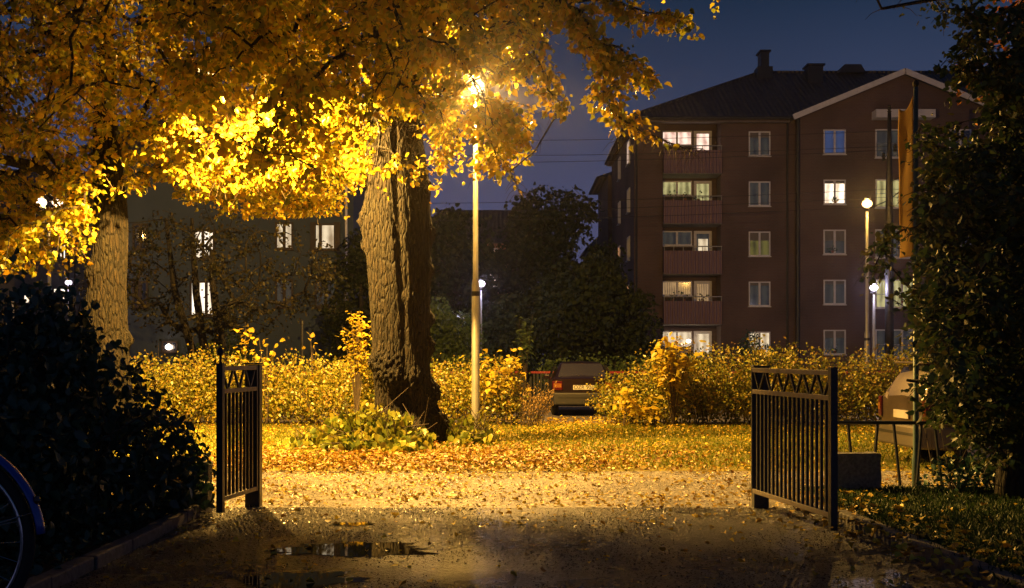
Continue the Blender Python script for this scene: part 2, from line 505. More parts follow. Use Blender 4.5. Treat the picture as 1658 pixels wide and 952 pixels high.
# --- plants
M['bark'] = None
def bark_mat(name, c1, c2, sc=9.0, dist=.05):
    m, n, b = new_mat(name)
    co = coords(n, (1, 1, .22))
    nz = nd(n, "ShaderNodeTexNoise", Scale=sc, Detail=7.0, Roughness=.62, Distortion=.4)
    vo = nd(n, "ShaderNodeTexVoronoi", Scale=sc * 1.6, feature='DISTANCE_TO_EDGE')
    co2 = coords(n)
    n3 = nd(n, "ShaderNodeTexNoise", Scale=1.4, Detail=4.0)
    n.links.new(co2, n3.inputs["Vector"])
    for x in (nz, vo): n.links.new(co, x.inputs["Vector"])
    rp = nd(n, "ShaderNodeValToRGB")
    rp.color_ramp.elements[0].position = .3; rp.color_ramp.elements[0].color = (*c1, 1)
    rp.color_ramp.elements[1].position = .72; rp.color_ramp.elements[1].color = (*c2, 1)
    n.links.new(nz.outputs[0], rp.inputs[0])
    mo = nd(n, "ShaderNodeMix", data_type='RGBA')
    mr = nd(n, "ShaderNodeMapRange"); mr.inputs["From Min"].default_value = .5; mr.inputs["From Max"].default_value = .75; mr.inputs["To Max"].default_value = .55
    n.links.new(n3.outputs[0], mr.inputs[0]); n.links.new(mr.outputs[0], mo.inputs["Factor"])
    n.links.new(rp.outputs[0], mo.inputs["A"]); mo.inputs["B"].default_value = (.026, .026, .011, 1)   # algae patches
    n.links.new(mo.outputs["Result"], b.inputs["Base Color"])
    b.inputs["Roughness"].default_value = .85
    pl = nd(n, "ShaderNodeMapRange"); pl.inputs["From Max"].default_value = .18; n.links.new(vo.outputs[0], pl.inputs[0])   # plates between cracks
    fn = nd(n, "ShaderNodeTexNoise", Scale=45.0, Detail=5.0, Roughness=.7); co3 = coords(n, (1, 1, .5)); n.links.new(co3, fn.inputs["Vector"])
    ad0 = nd(n, "ShaderNodeMath", operation='MULTIPLY_ADD'); ad0.inputs[1].default_value = .5
    n.links.new(fn.outputs[0], ad0.inputs[0]); n.links.new(nz.outputs[0], ad0.inputs[2])
    ad = nd(n, "ShaderNodeMath", operation='MULTIPLY_ADD'); ad.inputs[1].default_value = .9
    n.links.new(pl.outputs[0], ad.inputs[0]); n.links.new(ad0.outputs[0], ad.inputs[2])
    cm_ = nd(n, "ShaderNodeMix", data_type='RGBA'); n.links.new(pl.outputs[0], cm_.inputs["Factor"]); cm_.inputs["A"].default_value = (c1[0] * .5, c1[1] * .5, c1[2] * .5, 1)
    n.links.new(mo.outputs["Result"], cm_.inputs["B"]); n.links.new(cm_.outputs["Result"], b.inputs["Base Color"])
    bp = nd(n, "ShaderNodeBump", Strength=1.0, Distance=dist); n.links.new(ad.outputs[0], bp.inputs["Height"]); n.links.new(bp.outputs[0], b.inputs["Normal"])
    return m
M['bark'] = bark_mat("furrowed_bark", (.007, .005, .0025), (.034, .022, .0085), 11.0, .07)
M['bark_dark'] = bark_mat("dark_bark", (.018, .015, .012), (.055, .045, .034), 14, .02)
M['twig'] = rough_mat("twig", (.04, .03, .02), (.09, .065, .04), 10, rough=.8)
M['lime_leaf'] = leaf_mat("autumn_lime_leaf", [(.14, .18, .02), (.36, .35, .025), (.54, .44, .03), (.60, .42, .03), (.50, .28, .02)], trans=.45)
M['hedge_leaf'] = leaf_mat("hedge_leaf", [(.09, .13, .02), (.24, .26, .03), (.38, .35, .04), (.46, .36, .05), (.34, .20, .035)], trans=.28, rough=.35, spec=.6)
M['maple_leaf'] = leaf_mat("yellow_maple_leaf", [(.42, .36, .03), (.60, .46, .04), (.62, .42, .03)], trans=.4)
M['sprout_leaf'] = leaf_mat("green_lime_sprout_leaf", [(.09, .13, .02), (.20, .24, .03), (.34, .34, .045), (.44, .38, .05)], trans=.3, rough=.38)
M['dark_leaf'] = leaf_mat("dark_bush_leaf", [(.025, .065, .045), (.04, .10, .065), (.06, .13, .08)], trans=.12, rough=.40, spec=.55)
M['right_leaf'] = leaf_mat("dark_tree_leaf", [(.025, .05, .02), (.05, .09, .03), (.08, .12, .03), (.14, .12, .03)], trans=.3, rough=.5)
M['orange_leaf'] = leaf_mat("orange_leaf", [(.28, .10, .02), (.40, .16, .02)], trans=.3)
M['far_leaf'] = leaf_mat("far_tree_leaf", [(.015, .025, .012), (.03, .045, .018), (.05, .06, .02)], trans=.2, rough=.7, spec=.2)
M['pale_leaf'] = leaf_mat("pale_shrub_leaf", [(.06, .10, .03), (.12, .18, .05), (.16, .22, .07)], trans=.3)
M['fallen'] = leaf_mat("fallen_leaf", [(.22, .11, .02), (.42, .26, .025), (.62, .45, .035), (.72, .55, .06), (.58, .36, .035)], trans=.12, rough=.5)
M['drift'] = leaf_mat("brown_fallen_leaf", [(.14, .06, .015), (.28, .13, .02), (.42, .23, .03), (.55, .36, .045)], trans=.1, rough=.5)
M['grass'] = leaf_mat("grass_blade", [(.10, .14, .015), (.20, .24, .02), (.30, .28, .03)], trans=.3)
M['grass_shaded'] = leaf_mat("shaded_verge_blade", [(.012, .03, .008), (.025, .055, .012), (.04, .065, .014)], trans=.25)  # shade of the tree leaves put into darker blade colours
M['dry'] = leaf_mat("dry_stalk", [(.30, .20, .07), (.42, .28, .10)], trans=.15)
# --- vehicles, bicycle
def paint(name, c, rough=.25, metallic=.3):
    m, n, b = new_mat(name)
    co = coords(n); nz = nd(n, "ShaderNodeTexNoise", Scale=3.0, Detail=5.0); n.links.new(co, nz.inputs["Vector"])
    mr = nd(n, "ShaderNodeMapRange"); mr.inputs["To Min"].default_value = rough; mr.inputs["To Max"].default_value = rough + .25
    n.links.new(nz.outputs[0], mr.inputs[0]); n.links.new(mr.outputs[0], b.inputs["Roughness"])
    b.inputs["Base Color"].default_value = (*c, 1); b.inputs["Metallic"].default_value = metallic
    b.inputs["Coat Weight"].default_value = .4
    return m
M['car_dark'] = paint("dark_red_car_paint", (.014, .006, .007), .2)
M['car_beige'] = paint("beige_silver_car_paint", (.075, .055, .04), .3, .4)
M['bumper'] = paint("bumper_plastic", (.03, .03, .032), .45, 0)
M['bumper_beige'] = paint("beige_bumper", (.12, .105, .09), .4, .1)
M['tyre'] = rough_mat("tyre_rubber", (.012, .012, .012), (.025, .025, .025), 20, rough=.8)
M['rim'] = rough_mat("wheel_rim", (.3, .3, .3), (.4, .4, .4), 8, rough=.35, metallic=.7)
m, n, b = new_mat("car_glass"); b.inputs["Base Color"].default_value = (.03, .03, .05, 1); b.inputs["Roughness"].default_value = .08; b.inputs["Specular IOR Level"].default_value = 1.0
M['car_glass'] = m
m, n, b = new_mat("tail_lamp_red"); b.inputs["Base Color"].default_value = (.07, .005, .004, 1); b.inputs["Roughness"].default_value = .15; b.inputs["Coat Weight"].default_value = 1
M['tail_red'] = m
m, n, b = new_mat("tail_lamp_amber"); b.inputs["Base Color"].default_value = (.25, .09, .012, 1); b.inputs["Roughness"].default_value = .15; b.inputs["Coat Weight"].default_value = 1
M['tail_amber'] = m
M['plate'] = paint("plate_white", (.55, .53, .48), .5, 0)
M['black'] = paint("black_plastic", (.015, .015, .015), .5, 0)
M['chrome'] = paint("chrome", (.6, .6, .6), .1, 1.0)
M['blue_paint'] = paint("blue_mudguard_paint", (.015, .08, .42), .22, .1)
M['banner'] = leaf_mat("ochre_banner_cloth", [(.60, .38, .08), (.66, .42, .09)], trans=.45, rough=.8, spec=.1)
M['rail_car_light'] = paint("rail_car_light", (.40, .03, .03), .4, 0)  # reflected car light painted as a red strip along the fence
M['fence'] = rough_mat("dark_fence", (.015, .018, .018), (.03, .035, .035), 9, rough=.6)
M['pot'] = rough_mat("terracotta_pot", (.20, .08, .05), (.28, .12, .07), 9, rough=.8)
M['blind'] = rough_mat("window_blind", (.12, .11, .11), (.20, .19, .18), 6, stretch=(6, 1, .3), rough=.8)
M['lampshade'] = glow_mat("window_lampshade", (1.0, .75, .55), 7, .9)

# ------------------------------------------------------------------ ground, lawn, path, drive
def sheet(name, x0, x1, y0, y1, z, mat, nx=2, ny=2, wav=0.0, edge=None, **kw):
    xs = np.linspace(x0, x1, nx); ys = np.linspace(y0, y1, ny)
    X, Y = np.meshgrid(xs, ys)
    Z = np.full_like(X, z)
    if wav:
        for j in range(ny):
            for i in range(nx):
                Z[j, i] += wav * mnoise.noise(Vector((X[j, i] * .5, Y[j, i] * .5, 3.1)))
    if edge:
        if z > .01: Z[0, :] -= .03
        Y[0, :] += np.array([edge * mnoise.noise(Vector((x * 1.7, 0, 0))) + edge * .5 * mnoise.noise(Vector((x * 6, 0, 2))) for x in xs])
        Y[-1, :] += np.array([edge * mnoise.noise(Vector((x * 1.7, 9, 0))) for x in xs])
    V = np.stack([X, Y, Z], -1).reshape(-1, 3)
    i = np.arange(nx * ny).reshape(ny, nx)
    Q = np.stack([i[:-1, :-1], i[:-1, 1:], i[1:, 1:], i[1:, :-1]], -1).reshape(-1, 4)
    o = np_mesh(name, V, Q, mat, smooth=True)
    o["kind"] = "structure"
    return o
sheet("ground", -900, 900, -300, 1500, -.05, M['ground'], 30, 30)
sheet("footpath", -40, 40, 11.75, 15.9, 0.0, M['path'], 200, 12)
sheet("driveway", -3.12, 3.16, -8, 11.95, 0.006, M['drive'], 60, 60, edge=.05)
sheet("lawn", -40, 40, 15.6, 26.9, 0.014, M['lawn'], 320, 40, wav=.008, edge=.10)
sheet("pavement", -60, 60, 26.9, 28.6, 0.01, M['street'], 40, 4)
sheet("street", -120, 120, 28.6, 37.5, -.02, M['street'], 40, 8)
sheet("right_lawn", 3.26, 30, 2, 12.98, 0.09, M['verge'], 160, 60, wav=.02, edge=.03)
sheet("planting_bed", -30, -3.22, 5.25, 11.9, 0.06, M['soil'], 80, 40, wav=.03)
sheet("terrace_floor", -9, -1.25, -3, 5.2, 0.54, M['stone'], 4, 4)
mb = MB(); mb.box(-9, -1.25, -3, 5.2, -.05, .537); tag(mb.build("terrace", M['stone']), kind="structure")
for o in SC.objects:
    if o.name == "terrace_floor": bpy.data.objects.remove(o); break

# kerbs: single stones
def kerb(name, label, p0, p1, n, w, h):
    t = thing(name, label, "kerb", p0)
    a = Vector((0, 0, 0)); d = (Vector(p1) - Vector(p0)); L = d.length / n; d.normalize()
    mb = MB()
    for i in range(n):
        j = Vector((random.uniform(-.012, .012), 0, random.uniform(-.008, .008)))
        q0 = a + d * (L * i + .008) + j; q1 = a + d * (L * (i + 1) - .008) + j
        mb.bar(q0 + Vector((0, 0, h / 2 - .02)), q1 + Vector((0, 0, h / 2 - .02)), w, h + .04)
    o = mb.build("stones", M['kerb'], t, bevel=.012)
    return t
kerb("kerb", "right granite kerb between drive and dark lawn", (3.16, 11.0, 0), (3.52, 5, 0), 8, .14, .12)
kerb("kerb", "left granite kerb along the dark planting bed", (-3.16, 11.7, 0), (-3.16, 5.3, 0), 8, .13, .11)

# puddles
def puddle(label, px0, px1, cy, w, seed):
    x0, x1 = px0, px1
    n = 220; vs = []; cx = (x0 + x1) / 2; rx = (x1 - x0) / 2
    for i in range(n):
        t = 2 * math.pi * i / n
        r = 1 + .55 * mnoise.noise(Vector((math.cos(t) * 1.6 + seed, math.sin(t) * 1.6, seed))) + .30 * mnoise.noise(Vector((math.cos(t) * 4 + seed, math.sin(t) * 4, 0))) + .16 * mnoise.noise(Vector((math.cos(t) * 14 + seed, math.sin(t) * 14, 0))) + .06 * mnoise.noise(Vector((math.cos(t) * 40 + seed, math.sin(t) * 40, 0)))
        vs.append((math.cos(t) * rx * r, math.sin(t) * w * r, 0))
    me = bpy.data.meshes.new("puddle"); me.from_pydata(vs, [], [tuple(range(n))]); me.materials.append(M['water'])
    o = bpy.data.objects.new("puddle", me); link(o); o.location = (cx, cy, .0105); o["kind"] = "structure"; o["label"] = label
puddle("larger puddle mirroring a lit window", -1.90, -.68, 9.35, .30, 1.0)
puddle("front puddle at the lower edge", -1.95, -1.10, 8.05, .27, 5.0)
puddle("small puddle with a yellow leaf", -1.72, -1.32, 10.75, .12, 8.0)

# ------------------------------------------------------------------ tree growing
def grow(trunk, tips, arch=.12, spray=5, nleaf=9, twig_len=(.3, .7), leaf=.10, tip_r=.006, droop=1.0, bend=.10, twigs=True, gamma=.5, keep=None, minfork=0):
    """connects every tip to the nearest branch already grown; returns branch MB, twig MB, leaf arrays"""
    nodes = [Vector(p) for p, r in trunk]; par = [-1] + list(range(len(trunk) - 1))
    rad = {i: r for i, (p, r) in enumerate(trunk)}
    arr = np.array([list(p) for p in nodes])
    base = np.array(list(nodes[-1])) if minfork == 0 else np.array(list(nodes[minfork]))
    T = np.array(tips); order = np.argsort(np.linalg.norm(T - base, axis=1))
    chains = []
    LP, LA, LS = [], [], []
    tw = MB()
    for ti in order:
        t = T[ti]
        d = np.linalg.norm(arr - t, axis=1)
        hz = np.where(arr[:, 2] > t[2] + .8, (arr[:, 2] - t[2]) * .25, 0)
        d2 = d + hz
        if minfork: d2[:minfork] += 99
        k = int(np.argmin(d2)); dist = d[k]
        ns = max(2, int(dist / .45)); p0 = Vector(arr[k]); p1 = Vector(t)
        ch = [k]; new = []
        for s in range(1, ns + 1):
            u = s / ns
            p = p0.lerp(p1, u) + Vector((0, 0, arch * dist * 4 * u * (1 - u)))
            if s < ns: p += Vector(rng.normal(size=3) * bend * min(dist, 1.5) * .5)
            nodes.append(p); par.append(ch[-1]); ch.append(len(nodes) - 1); new.append(list(p))
        arr = np.vstack([arr, np.array(new)])
        chains.append(ch)
        pts = [nodes[i] for i in ch]
        for q in range(spray):
            u = rng.uniform(.35, 1.0) if q else 1.0
            f = u * (len(pts) - 1); i = min(int(f), len(pts) - 2); s0 = pts[i].lerp(pts[i + 1], f - i)
            az = rng.uniform(0, 2 * math.pi); ln = rng.uniform(*twig_len)
            hd = Vector((math.cos(az), math.sin(az), rng.uniform(-.5, .15)))
            s1 = s0 + hd * ln * .6 + Vector((0, 0, -.05 * droop)); s2 = s1 + hd * ln * .35 + Vector((0, 0, -ln * .45 * droop))
            if twigs: tw.tube([s0, s1, s2], [.006, .004, .0025], 3, cap=False)
            m_ = nleaf
            us = np.sort(rng.uniform(.1, 1.0, m_))
            for w_ in us:
                P = s0 * (1 - w_) ** 2 + s1 * (2 * w_ * (1 - w_)) + s2 * w_ ** 2
                off = rng.normal(size=3) * leaf * .65
                LP.append((P.x + off[0], P.y + off[1], P.z + off[2]))
                LA.append((hd.x * .5 + rng.normal() * .55, hd.y * .5 + rng.normal() * .55, -.55 * droop + rng.normal() * .4))
    cnt = np.zeros(len(nodes))
    for ch in chains: cnt[ch[-1]] += 1
    for i in range(len(nodes) - 1, 0, -1): cnt[par[i]] += cnt[i]
    mb = MB()
    for ch in chains:
        rr = [min(tip_r * max(cnt[i], 1) ** gamma, .3) for i in ch]
        rr[0] = min(rr[0], rr[1] * 1.25)
        mb.tube([nodes[i] for i in ch], rr, 6 if rr[0] > .03 else 4, cap=False)
    LP = np.array(LP); LA = np.array(LA); LS = leaf * rng.uniform(.45, 1.3, len(LP))
    return mb, tw, LP, LA, LS

def in_poly(x, y, poly):
    c = False; n = len(poly)
    for i in range(n):
        x1, y1 = poly[i]; x2, y2 = poly[(i + 1) % n]
        if (y1 > y) != (y2 > y) and x < (x2 - x1) * (y - y1) / (y2 - y1) + x1: c = not c
    return c

def sample_poly(poly, n, Ymean, Ysd, Ymin, Ymax):
    xs = [p[0] for p in poly]; ys = [p[1] for p in poly]; out = []
    while len(out) < n:
        x = rng.uniform(min(xs), max(xs)); y = rng.uniform(min(ys), max(ys))
        if in_poly(x, y, poly):
            out.append(tuple(at(x, y, float(np.clip(rng.normal(Ymean, Ysd), Ymin, Ymax)))))
    return out

def mnoise_arr(P, s):
    return np.array([mnoise.noise(Vector(p) * s) for p in P])

def project(P):
    return CX + P[:, 0] / P[:, 1] * F, HY - (P[:, 2] - EYE) / P[:, 1] * F

def trunk_mesh(name, rings, mat, parent, seg=120, nz=220, furrow=.035, lumps=(), split=None, base_flare=0.0):
    """a trunk with furrowed bark and burls; rings = (centre x, y, z, radius)"""
    rings = sorted(rings, key=lambda r: r[2]); zs = [r[2] for r in rings]
    V = np.zeros((nz, seg, 3)); z0, z1 = zs[0], zs[-1]
    for j in range(nz):
        z = z0 + (z1 - z0) * j / (nz - 1)
        cx = np.interp(z, zs, [r[0] for r in rings]); cy = np.interp(z, zs, [r[1] for r in rings]); r = np.interp(z, zs, [r_[3] for r_ in rings])
        for k in range(seg):
            t = 2 * math.pi * k / seg; c, s = math.cos(t), math.sin(t)
            q = mnoise.noise(Vector((c * 1.1, s * 1.1, z * .35))) * .16
            fl = 0
            if base_flare and z < z0 + 1.6:
                fl = base_flare * (1 - (z - z0) / 1.6) ** 2 * (1 + .6 * math.sin(5 * t + 1))
            fw = mnoise.ridged_multi_fractal(Vector((c * r * 13 + .5 * mnoise.noise(Vector((c * 5, s * 5, z * 2.5))), s * r * 13, z * 1.5)), .9, 2.1, 3, 1.0, 2.0)
            d = 0
            for (lt, lz, lr, lh) in lumps:
                dt = (t - lt + math.pi) % (2 * math.pi) - math.pi
                g = math.exp(-((dt * r) ** 2 + (z - lz) ** 2) / (lr * lr))
                if g > .01: d += lh * g * (1 + .7 * mnoise.noise(Vector((c * 14, s * 14, z * 14))))
            if split:
                dt = (t - split[0] + math.pi) % (2 * math.pi) - math.pi
                d -= split[1] * math.exp(-(dt / split[2]) ** 2)
            rr = r * (1 + q) + fl - furrow * (1.2 - min(fw, 2.4) * .5) + d
            V[j, k] = (cx + c * rr, cy + s * rr, z)
    i = np.arange(nz * seg).reshape(nz, seg)
    Q = np.stack([i[:-1], np.roll(i, -1, 1)[:-1], np.roll(i, -1, 1)[1:], i[1:]], -1).reshape(-1, 4)
    return np_mesh(name, V.reshape(-1, 3), Q, mat, parent, smooth=True)

# ------------------------------------------------------------------ lamps
def point(name, loc, power, col, radius, parent):
    l = bpy.data.lights.new(name, 'POINT'); l.energy = power; l.color = col; l.shadow_soft_size = radius
    o = bpy.data.objects.new(name, l); link(o, parent); o.location = loc
    return o

def street_lamp(label, foot, h, power, col, glass, thick=3.0, r=.055, bowl=.17, group=None, arms=0, head='bowl'):
    t = thing("street_lamp", label, "street lamp", foot, 0, group)
    mb = MB()
    mb.lathe((0, 0, 0), [(r * 1.75, -.05), (r * 1.75, .35), (r * 1.55, .42), (r * 1.5, thick), (r * 1.05, thick + .12), (r * .8, h - .25)], 14)
    mb.build("pole", M['pole'], t, smooth=True)
    mb = MB(); mb.lathe((0, 0, 0), [(r * 1.62, thick - .25), (r * 1.68, thick - .24), (r * 1.68, thick - .16), (r * 1.62, thick - .15)], 14)
    mb.build("collar", M['dark_metal'], t)
    heads = [(0, 0)] if not arms else [(-arms, 0), (arms, 0)]
    if arms:
        mb = MB(); mb.tube([(-arms, 0, h - .12), (-arms * .5, 0, h - .22), (0, 0, h - .3), (arms * .5, 0, h - .22), (arms, 0, h - .12)], .03, 8); mb.build("arm", M['pole'], t, smooth=True)
    for hx, hy in heads:
        mb = MB(); mb.lathe((hx, hy, h), [(r * .82, -.27), (r * .95, -.22), (r * .95, -bowl * .93)], 18)
        hb = mb.build("lamp_head", M['dark_metal'], t, smooth=True)
        mb = MB(); prof = [(bowl * 1.05 * math.sin(a), bowl * .82 * -math.cos(a)) for a in np.linspace(.35, math.pi - .3, 10)]
        mb.lathe((hx, hy, h), prof, 20)
        mb.build("lamp_glass", glass, hb, smooth=True)
        mb = MB(); mb.lathe((hx, hy, h + bowl * .9), [(bowl * .5, 0), (bowl * .62, .02), (bowl * .3, .07)], 16); mb.build("cap", M['dark_metal'], hb)
        point("lamp_bulb", (hx, hy, h), power / len(heads), col, bowl * .45, t)
    return t

LAMP1 = (-.72, 24.2, 7.33)
street_lamp("tall lamp post shining beside the big trunk", (at(770, 575, 24.2).x, 24.2, 0), 7.33, 20000, SODIUM, M['lamp_sodium'], thick=3.1, r=.055, bowl=.19)
street_lamp("tall lamp glowing before the brick block", (at(1404, 575, 43).x, 43, 0), 7.3, 900, SODIUM, M['lamp_sodium'], thick=2.4, r=.07, bowl=.18)
street_lamp("double headed lamp post behind the far left tree", (at(80, 575, 43).x, 43, 0), 7.35, 700, SODIUM, M['lamp_pinkish'], thick=2.4, r=.07, bowl=.2, arms=.32)
street_lamp("short white lamp beside the tall one at the brick block", (at(1415, 575, 50).x, 50, 0), 4.55, 500, MERCURY, M['lamp_white'], thick=1.2, r=.07, bowl=.17)
street_lamp("short white lamp seen right behind the tall post", (at(779, 575, 48).x, 48, 0), 4.6, 240, MERCURY, M['lamp_white'], thick=1.2, r=.045, bowl=.16)
street_lamp("short white lamp left of the grey house", (at(111, 575, 48).x, 48, 0), 4.65, 90, MERCURY, M['lamp_white'], thick=1.2, r=.045, bowl=.13)
street_lamp("tiny far lamp among the dark middle trees", (at(894, 575, 70).x, 70, 0), 5.9, 60, MERCURY, M['lamp_white'], thick=1.2, r=.04, bowl=.07)

# lamp hung on a span wire between the two big trees, hidden in the leaves
HL = Vector((-5.0, 18.7, 6.3))
t = thing("hanging_lamp", "lamp hung on a wire between the two big trees", "street lamp", HL)
mb = MB(); mb.lathe((0, 0, 0), [(.27, -.02), (.24, .04), (.12, .16), (.05, .20)], 20); mb.build("hood", M['dark_metal'], t, smooth=True)
mb = MB(); mb.lathe((0, 0, 0), [(.10, -.12), (.17, -.05), (.18, -.022)], 16); mb.build("lamp_glass", M['lamp_sodium'], t, smooth=True)
mb = MB(); mb.tube([(-3.2, 2.3, .55), (0, 0, .22), (2.5, .8, .6)], .006, 4); mb.build("span_wire", M['wire'], t)
sl = bpy.data.lights.new("lamp_bulb", 'SPOT'); sl.energy = 16500; sl.color = SODIUM; sl.spot_size = R(141); sl.spot_blend = .22; sl.shadow_soft_size = .10
so = bpy.data.objects.new("lamp_bulb", sl); link(so, t); so.location = (0, 0, -.14); so.rotation_euler = Vector((.27, .29, -.92)).to_track_quat('-Z', 'Y').to_euler()

def tips_clear(tp):
    W_ = np.array(tp)
    d = W_ - np.array(HL); hd = np.hypot(d[:, 0], d[:, 1])
    ok = (np.linalg.norm(d, axis=1) > 1.2) & ~((d[:, 2] < .2) & (-d[:, 2] > .62 * hd - .1) & (d[:, 0] > -1.8)) & ~((d[:, 1] > -.5) & (d[:, 1] < 1.0) & (hd < 1.6) & (d[:, 2] < .4))
    ok &= ~((W_[:, 1] < HL.y - .1) & (W_[:, 2] < HL.z * (W_[:, 1] - 11.3) / (HL.y - 11.3) + .45) & (W_[:, 0] > -8))
    e = LAMP1[1] - W_[:, 1]
    cor = (W_[:, 1] < 23.6) & (W_[:, 2] < 7.5 - e * .30) & (W_[:, 2] > 7.1 - e * .62) & (np.abs(W_[:, 0] + .9) < 2.0)
    ok &= ~(cor & (rng.random(len(W_)) < .15))
    ok &= ~((W_[:, 1] < 24.6) & (W_[:, 1] > 13) & (W_[:, 2] < 7.33 * (W_[:, 1] - 12.5) / 11.7 + .5) & (W_[:, 0] > -2.4) & (W_[:, 0] < 4))
    ok |= (W_[:, 0] > -2.7) & (W_[:, 0] < -1.1) & (W_[:, 1] > 17.9) & (W_[:, 1] < 19.4) & (W_[:, 2] > 4.1)
    return [tp[i] for i in range(len(tp)) if ok[i]]

def lamp_clear(W_):
    d = W_ - np.array(HL); hd = np.hypot(d[:, 0], d[:, 1])
    ok = (np.linalg.norm(d, axis=1) > .9) & ~((d[:, 2] < -.1) & (-d[:, 2] > .62 * hd) & (d[:, 0] > -1.5)) & ~((d[:, 1] > -.3) & (d[:, 1] < .9) & (hd < 1.1) & (d[:, 2] < .2))
    ok &= ~((W_[:, 1] < HL.y - .2) & (W_[:, 2] < HL.z * (W_[:, 1] - 11.3) / (HL.y - 11.3) + .05) & (W_[:, 0] > -8))
    # the gap through which the tall lamp reaches the drive
    e = LAMP1[1] - W_[:, 1]
    cor = (W_[:, 1] < 23.6) & (W_[:, 2] < 7.33 - e * .32) & (W_[:, 2] > 7.33 - e * .62) & (np.abs(W_[:, 0] + .9) < 1.9)
    ok &= ~((W_[:, 1] < 24.6) & (W_[:, 1] > 13) & (W_[:, 2] < 7.33 * (W_[:, 1] - 12.5) / 11.7) & (W_[:, 0] > -2.2) & (W_[:, 0] < 4))
    ok |= (W_[:, 0] > -2.7) & (W_[:, 0] < -1.1) & (W_[:, 1] > 17.8) & (W_[:, 1] < 19.5) & (W_[:, 2] > 3.9)
    return ok & ~(cor & (rng.random(len(W_)) < .2))

# ------------------------------------------------------------------ buildings
def window(parent, x0, x1, z0, z1, y, pane, mull=(.5,), fr=.07, frame=None, depth=.10, sill=True, axis='X', name="window", blind=0):
    """frame stands proud of the wall; axis Y = a window in a side wall at x=y"""
    frame = frame or M['white_paint']
    mb = MB(); pb = MB()
    def bx(m_, a0, a1, d0, d1, c0, c1):
        if axis == 'X': m_.box(a0, a1, d0, d1, c0, c1)
        else: m_.box(d0, d1, a0, a1, c0, c1)
    sg = -1
    f0, f1 = y - depth * .7, y + .02
    bx(mb, x0, x0 + fr, f0, f1, z0 + fr, z1 - fr); bx(mb, x1 - fr, x1, f0, f1, z0 + fr, z1 - fr)
    bx(mb, x0, x1, f0, f1, z0, z0 + fr); bx(mb, x0, x1, f0, f1, z1 - fr, z1)
    for m_ in mull:
        c = x0 + (x1 - x0) * m_; bx(mb, c - fr * .8, c + fr * .8, f0 + .004, f1, z0 + fr, z1 - fr)
    o = mb.build(name, frame, parent)
    bx(pb, x0 + fr * .6, x1 - fr * .6, y - .018, y - .006, z0 + fr * .6, z1 - fr * .6)
    pb.build("pane", pane, o)
    if blind:
        s = MB(); bx(s, x0 + fr * .9, x1 - fr * .9, y - .030, y - .022, z1 - fr - (z1 - z0 - 2 * fr) * blind, z1 - fr * .9); s.build("blind", M['blind'], o)
    if sill:
        s = MB(); bx(s, x0 - .04, x1 + .04, y - .14, y + .01, z0 - .05, z0 - .003); s.build("sill", frame, o)
    return o

# A: the brick apartment block
YA = 64.0
def xa(px, Y=YA): return (px - CX) / F * Y
def za(py, Y=YA): return EYE + (HY - py) / F * Y
BA = thing("apartment_block", "five storey brick apartment block with gable, balconies and dark tiled roof", "building", (xa(1290), YA, 0))
ox = xa(1290)
def lx(px, Y=YA): return xa(px, Y) - ox
XL, XR = lx(1027), lx(1290)          # main facade left part
GX0, GX1 = lx(1287), lx(1625)        # gabled part
EZ = za(192)
D = 14.5
b0, b1 = lx(1073), lx(1167)          # balcony bay
w = MB()
w.box(XL, b0, 0, .4, -.2, EZ); w.box(b1, XR + .2, 0, .4, -.2, EZ)
w.box(b0 - .01, b1 + .01, 1.35, 1.7, -.2, EZ)
w.box(b0 - .35, b0 - .003, .4, 1.4, -.2, EZ); w.box(b1 + .003, b1 + .35, .4, 1.4, -.2, EZ)
w.box(XL, XL + .4, .4, D, -.2, EZ)
w.box(XL, 22, D - .4, D, -.2, EZ)
w.box(XL - .25, XL + 5, D, D + 9, -.2, EZ - .9)                       # rear wing
pk = lx(1455)
zpk = za(122, 63.7)
w.prism([(GX0, -.2), (GX1, -.2), (GX1, EZ), (pk, zpk), (GX0, EZ)], -.60, .3)
w.box(GX1 - .3, 22.0, .3, .6, -.2, EZ)
w.build("wall", M['brick'], BA)
# roof: hipped body
oh = .45; RZ = za(118, YA + 7.2); ry = 7.2; hx = lx(1230, YA + 7.2); XE = 26
rf = MB()
e0, e1 = -oh, D + oh; xl = XL - oh + .1
V = [(xl, e0, EZ), (XE, e0, EZ), (XE, e1, EZ), (xl, e1, EZ), (hx, ry, RZ), (XE, ry, RZ)]
V2 = [(x, y, z - .16) for x, y, z in V]
rf.add(V + V2, [(0, 1, 5, 4), (2, 3, 4, 5), (3, 0, 4), (6, 10, 11, 7), (8, 11, 10, 9), (9, 10, 6), (0, 6, 7, 1), (2, 8, 9, 3), (3, 9, 6, 0)])
# gable roof running back into the body
gz = zpk + .12; ge = EZ + .05; yb = ry - .3
gl = GX0 - .35; gr = GX1 + .35
rf.add([(gl, -1.05, ge - .1), (pk, -1.05, gz), (gr, -1.05, ge - .1), (gl, 1.2, ge - .1), (pk, yb, gz), (gr, 1.2, ge - .1),
        (gl, -1.05, ge - .25), (pk, -1.05, gz - .14), (gr, -1.05, ge - .25), (gl, 1.2, ge - .25), (pk, yb, gz - .14), (gr, 1.2, ge - .25)],
       [(0, 1, 4, 3), (1, 2, 5, 4), (6, 9, 10, 7), (7, 10, 11, 8), (0, 6, 7, 1), (1, 7, 8, 2), (0, 3, 9, 6), (2, 8, 11, 5)])
